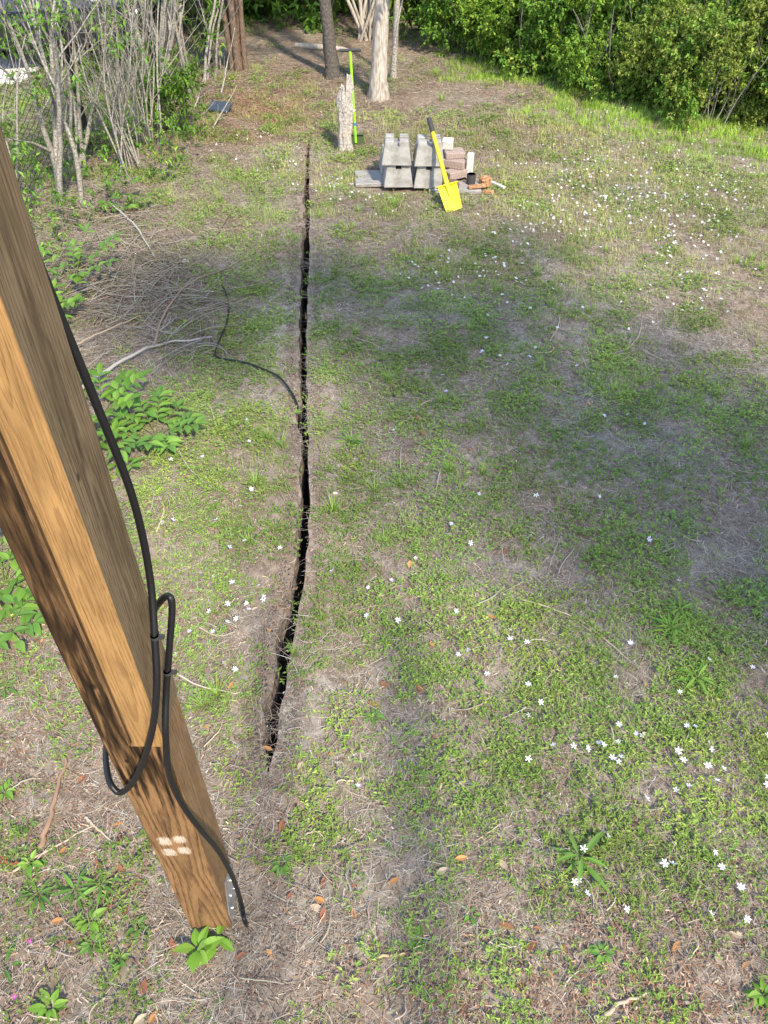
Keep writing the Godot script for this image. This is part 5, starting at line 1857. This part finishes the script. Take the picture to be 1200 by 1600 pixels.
func build_small_things() -> void:
	# flowers seen singly in the photograph: near ones by pixel
	var near := [[390, 772], [372, 800], [395, 792], [347, 826], [263, 820], [264, 828], [364, 853], [387, 860], [402, 862], [438, 863], [350, 870], [357, 889], [341, 900], [364, 915], [409, 921], [390, 937], [404, 940], [412, 941], [355, 945], [389, 948], [386, 961], [374, 964], [333, 955], [302, 974], [347, 984], [338, 991], [297, 990], [282, 1020], [340, 1042], [368, 1047], [447, 1072], [262, 690], [391, 700], [270, 730], [320, 720], [380, 660],
		[535, 905], [572, 915], [607, 917], [577, 968], [625, 971], [705, 826], [728, 848], [790, 1000], [797, 1008], [823, 1012], [984, 1006], [965, 1065], [1098, 1043], [1172, 1048], [1058, 1090], [825, 1076], [836, 1101], [834, 1116], [740, 1020], [715, 1030], [1073, 1140], [1085, 1150], [1092, 1162], [1100, 1168], [935, 1170], [940, 1174], [968, 1170], [962, 1195], [952, 1198], [966, 1196], [905, 1173], [868, 1175], [890, 1172], [1050, 1180], [1062, 1200], [1095, 1213], [1118, 1217], [1061, 1243], [1068, 1242], [1113, 1243], [1188, 1220], [1190, 1225], [818, 1190], [721, 1196], [554, 1242], [997, 1258], [932, 1320], [907, 1333], [1033, 1350], [1045, 1375], [1122, 1363], [900, 1380], [902, 1376], [908, 1405], [975, 1422], [1150, 1395], [1160, 1430], [1093, 1440], [1100, 1333], [1195, 1150], [1000, 1150], [962, 1138], [1010, 1150], [760, 1060],
		[988, 652], [1010, 665], [935, 660], [870, 690], [760, 560], [620, 680], [700, 620], [930, 780], [838, 786], [1000, 845], [1060, 920], [650, 870], [720, 960], [480, 905], [745, 780]]
	var spots := []
	for q in near:
		spots.append(Vector2(q[0], q[1]))
	# scattered drifts: [centre, spread, how many]
	for d in [[980, 310, 130, 45, 210], [1080, 370, 100, 50, 130], [900, 250, 110, 28, 110], [1130, 290, 80, 34, 90], [560, 305, 70, 12, 34], [700, 430, 90, 25, 50], [790, 445, 60, 30, 26], [520, 290, 60, 20, 30], [450, 260, 50, 20, 20], [640, 330, 60, 12, 14], [530, 185, 40, 10, 24], [400, 212, 30, 8, 16], [850, 350, 90, 30, 60], [930, 180, 70, 8, 40], [1020, 230, 100, 14, 30], [330, 240, 30, 20, 10], [820, 360, 60, 30, 30], [880, 540, 150, 80, 20], [1100, 450, 80, 40, 40]]:
		for k in d[4]:
			var q := Vector2(rng.randfn(d[0], d[2] * 0.6), rng.randfn(d[1], d[3] * 0.6))
			if q.y > 150.0:
				spots.append(q)
	var fm := []
	for k in 5:
		fm.append(flower_mesh([6, 7, 6, 5, 6][k], [0.0125, 0.0135, 0.0115, 0.012, 0.014][k], [Color(0.7, 0.68, 0.74), Color(0.66, 0.61, 0.73), Color(0.74, 0.72, 0.76), Color(0.7, 0.69, 0.7), Color(0.64, 0.56, 0.71)][k]))
	var rest := []
	var restc := []
	var made := 0
	for q in spots:
		var p := P(q.x, q.y)
		if blocked(p.x, -p.z) or p.x < -3.0:
			continue
		var s := rf(0.85, 1.35) * (1.0 if -p.z < 4.3 else 0.85)
		var bs := (Basis(Vector3(rf(-1, 1), 0, rf(-1, 1)).normalized(), rf(0, 0.95)) * Basis(Vector3.UP, rf(0, TAU))).scaled_local(Vector3(s, s * rf(0.8, 1.35), s))
		if made < 300:
			made += 1
			var label := "small white star-shaped wildflower in the near lawn"
			var grp := "white wildflowers in the near lawn"
			if -p.z > 4.3:
				label = "tiny white wildflower dotting the far sunlit lawn"
				grp = "white wildflowers in the far lawn"
			elif p.x < -0.35:
				label = "small white star-shaped wildflower between the post and the trench"
				grp = "white wildflowers left of the trench"
			var o := single("white_flower", fm[made % 5], label, "flower", p, grp)
			o.basis = bs
		else:
			rest.append(Transform3D(bs, p))
			restc.append(Color.WHITE)
	scatter("distant_flowers", "drifts of tiny white wildflowers on the sunlit lawn", "flowers", fm[2], rest, restc)
	# small yellow and magenta blooms by the post
	for e in [[42, 968, Color(0.8, 0.68, 0.2), "pale yellow flower in the weeds left of the post", "yellow_flower"], [24, 970, Color(0.8, 0.6, 0.2), "small cream yellow flower left of the post", "yellow_flower"], [51, 1475, Color(0.55, 0.03, 0.42), "small magenta flower in the brown litter", "magenta_flower"], [28, 1562, Color(0.55, 0.03, 0.42), "small magenta petal low in the brown litter", "magenta_flower"]]:
		single(e[4], flower_mesh(5, 0.009, e[2]), e[3], "flower", P(e[0], e[1]))
	# fallen leaves: those one sees by name of place first, then strewn ones
	var lm := []
	var lc := [Color(0.36, 0.17, 0.06), Color(0.25, 0.1, 0.05), Color(0.42, 0.22, 0.08), Color(0.2, 0.085, 0.05), Color(0.4, 0.3, 0.2), Color(0.3, 0.13, 0.06)]
	for k in 8:
		lm.append(fallen_leaf_mesh(rf(0.038, 0.06), rf(0.014, 0.024), jitter(lc[k % 6], 0.15)))
	var L := [[255, 950], [130, 1218], [185, 1290], [188, 1314], [155, 1352], [190, 1360], [198, 1425], [90, 1440], [8, 1348], [225, 1545], [220, 1595], [240, 1590], [345, 1070], [362, 1075], [420, 1175], [470, 1200], [655, 1075], [583, 1100], [690, 1365], [785, 1355], [790, 1450], [1150, 1463], [1055, 1480], [500, 1408], [495, 1420], [505, 1432], [1120, 1500], [850, 1390], [768, 970], [790, 862], [675, 1010], [600, 1070], [640, 885], [720, 1345], [960, 870], [270, 1480], [650, 655], [660, 680], [735, 705], [440, 1290], [830, 1480], [505, 1380], [615, 1380]]
	for q in L:
		var w := place_of(P(q[0], q[1]))
		var o := single("fallen_leaf", lm[rng.randi() % 8], "curled orange-brown fallen leaf " + w[0], "leaf", P(q[0], q[1]) + Vector3(0, 0.012, 0), "fallen leaves " + w[1])
		o.basis = Basis(Vector3.UP, rf(0, TAU)) * Basis(Vector3(1, 0, 0), rf(-0.3, 0.3))
	for k in 80:
		var q := Vector2(rf(0, 1200), rf(520, 1600))
		var p := P(q.x, q.y)
		if blocked(p.x, -p.z): continue
		if green_at(q.x, q.y) > 0.6 and rf(0, 1) < 0.6: continue
		var w := place_of(p)
		var o := single("fallen_leaf", lm[rng.randi() % 8], "curled orange-brown fallen leaf " + w[0], "leaf", p + Vector3(0, 0.01, 0), "fallen leaves " + w[1])
		o.basis = (Basis(Vector3.UP, rf(0, TAU)) * Basis(Vector3(1, 0, 0), rf(-0.3, 0.3))).scaled_local(Vector3.ONE * rf(0.45, 0.85))
	# sticks
	var lay := func(called: String, label: String, pts: Array, r: float, col: Color, group: String) -> void:
		var g := []
		var base := P(pts[0][0], pts[0][1])
		for k in pts.size():
			var p := P(pts[k][0], pts[k][1])
			var hgt: float = pts[k][2] if pts[k].size() > 2 else 0.012
			g.append([p - base + Vector3(0, hgt, 0), r * (1.0 - 0.55 * float(k) / (pts.size() - 1))])
		var kp := lerp_path(g, 14)
		var b := MB.new()
		for q in kp[0].size():
			if q > 0 and q < 14:
				kp[0][q] = Vector3(kp[0][q]) + rand_dir() * r * 0.5
		b.tube(kp[0], kp[1], 7, col)
		single(called, b.mesh(M.twig), label, "stick", base, group)
	lay.call("long_stick", "long pale grey stick lying across the dry litter", [[128, 622, 0.05], [180, 585, 0.05], [240, 553, 0.05], [332, 530, 0.03]], 0.0125, Color(0.34, 0.305, 0.27), "")
	lay.call("branch", "thin brown branch rising from the long pale stick towards the grass", [[243, 552, 0.05], [262, 500, 0.06], [300, 455, 0.06], [362, 422, 0.03]], 0.008, Color(0.22, 0.155, 0.11), "")
	lay.call("branch", "straight tan stick behind the bright green seedling", [[110, 555, 0.05], [160, 530, 0.05], [222, 500, 0.03]], 0.0075, Color(0.29, 0.225, 0.16), "")
	lay.call("branch", "grey forked dead stick under the fence stems", [[175, 330, 0.06], [215, 365, 0.05], [245, 410, 0.02]], 0.009, Color(0.36, 0.34, 0.31), "")
	lay.call("branch", "dark slender dead stalk lying towards the trench", [[325, 395, 0.02], [345, 365, 0.03], [365, 335, 0.03]], 0.007, Color(0.16, 0.12, 0.09), "")
	lay.call("brown_stick", "thick brown stick lying left of the post's foot", [[64, 1328, 0.015], [85, 1270, 0.02], [105, 1190, 0.015]], 0.011, Color(0.24, 0.15, 0.1), "")
	lay.call("brown_stick", "tan stick crossing the litter towards the thick brown stick", [[20, 1365], [70, 1335], [150, 1290]], 0.005, Color(0.42, 0.33, 0.25), "")
	lay.call("brown_stick", "reddish brown stick lying at the edge of the litter", [[-20, 1350], [34, 1350]], 0.009, Color(0.22, 0.08, 0.05), "")
	lay.call("brown_stick", "short tan stick lying near an orange leaf by the post", [[135, 1280], [178, 1318]], 0.005, Color(0.4, 0.31, 0.22), "")
	lay.call("straw_stem", "curved pale straw stem poking out behind the cable loop", [[270, 1052, 0.02], [310, 1075, 0.025], [360, 1086, 0.015], [375, 1085, 0.01]], 0.004, Color(0.45, 0.36, 0.28), "")
	lay.call("straw_stem", "straight tan straw lying on the shaded strip", [[590, 1495], [670, 1488]], 0.005, Color(0.42, 0.32, 0.18), "")
	lay.call("straw_stem", "long curved straw lying on the lawn near brown leaves", [[785, 932], [850, 950], [915, 975], [985, 1035]], 0.004, Color(0.4, 0.33, 0.25), "")
	lay.call("straw_stem", "thick tan root lying on the reddish litter", [[930, 1600], [960, 1575], [1010, 1552]], 0.008, Color(0.38, 0.28, 0.2), "")
	lay.call("straw_stem", "thin grey twig curving beside the trench flowers", [[278, 705], [300, 740], [340, 770]], 0.005, Color(0.36, 0.32, 0.28), "")
	for k in 150:
		var q := Vector2(rf(0, 1200), rf(480, 1600))
		var a := rf(0, TAU)
		var l := rf(18, 70)
		var e := q + Vector2(cos(a), sin(a) * 0.8) * l
		var m := (q + e) * 0.5 + Vector2(rf(-10, 10), rf(-10, 10))
		var pa := P(q.x, q.y)
		var pe := P(e.x, e.y)
		var pm := P(m.x, m.y)
		if blocked(pa.x, -pa.z) or blocked(pe.x, -pe.z) or blocked(pm.x, -pm.z): continue
		if (pa.x - trench(-pa.z).x) * (pe.x - trench(-pe.z).x) < 0.0 and -pa.z > 1.3: continue
		lay.call("twig", "thin dry twig lying flat " + place_of(pa)[0], [[q.x, q.y, 0.014], [m.x, m.y, 0.018], [e.x, e.y, 0.012]], rf(0.0016, 0.0036), jitter(Color(0.33, 0.265, 0.21), 0.35), "dry twigs " + place_of(pa)[1])
	# pale stones and bits on the lawn
	for e in [[524, 772, 0.014], [290, 410, 0.03]]:
		var b := MB.new()
		var rr: float = e[2]
		b.tube([Vector3(-rr, 0, 0), Vector3(-rr * 0.6, 0, 0), Vector3(0, 0.001, 0), Vector3(rr * 0.7, 0, 0), Vector3(rr, 0, 0)], [rr * 0.2, rr * 0.55, rr * 0.7, rr * 0.5, rr * 0.1], 8, Color(0.5, 0.46, 0.4))
		single("pale_stone", b.mesh(M.twig), "small pale stone lying on the lawn", "stone", P(e[0], e[1]) + Vector3(0, rr * 0.35, 0), "pale stones on the lawn")
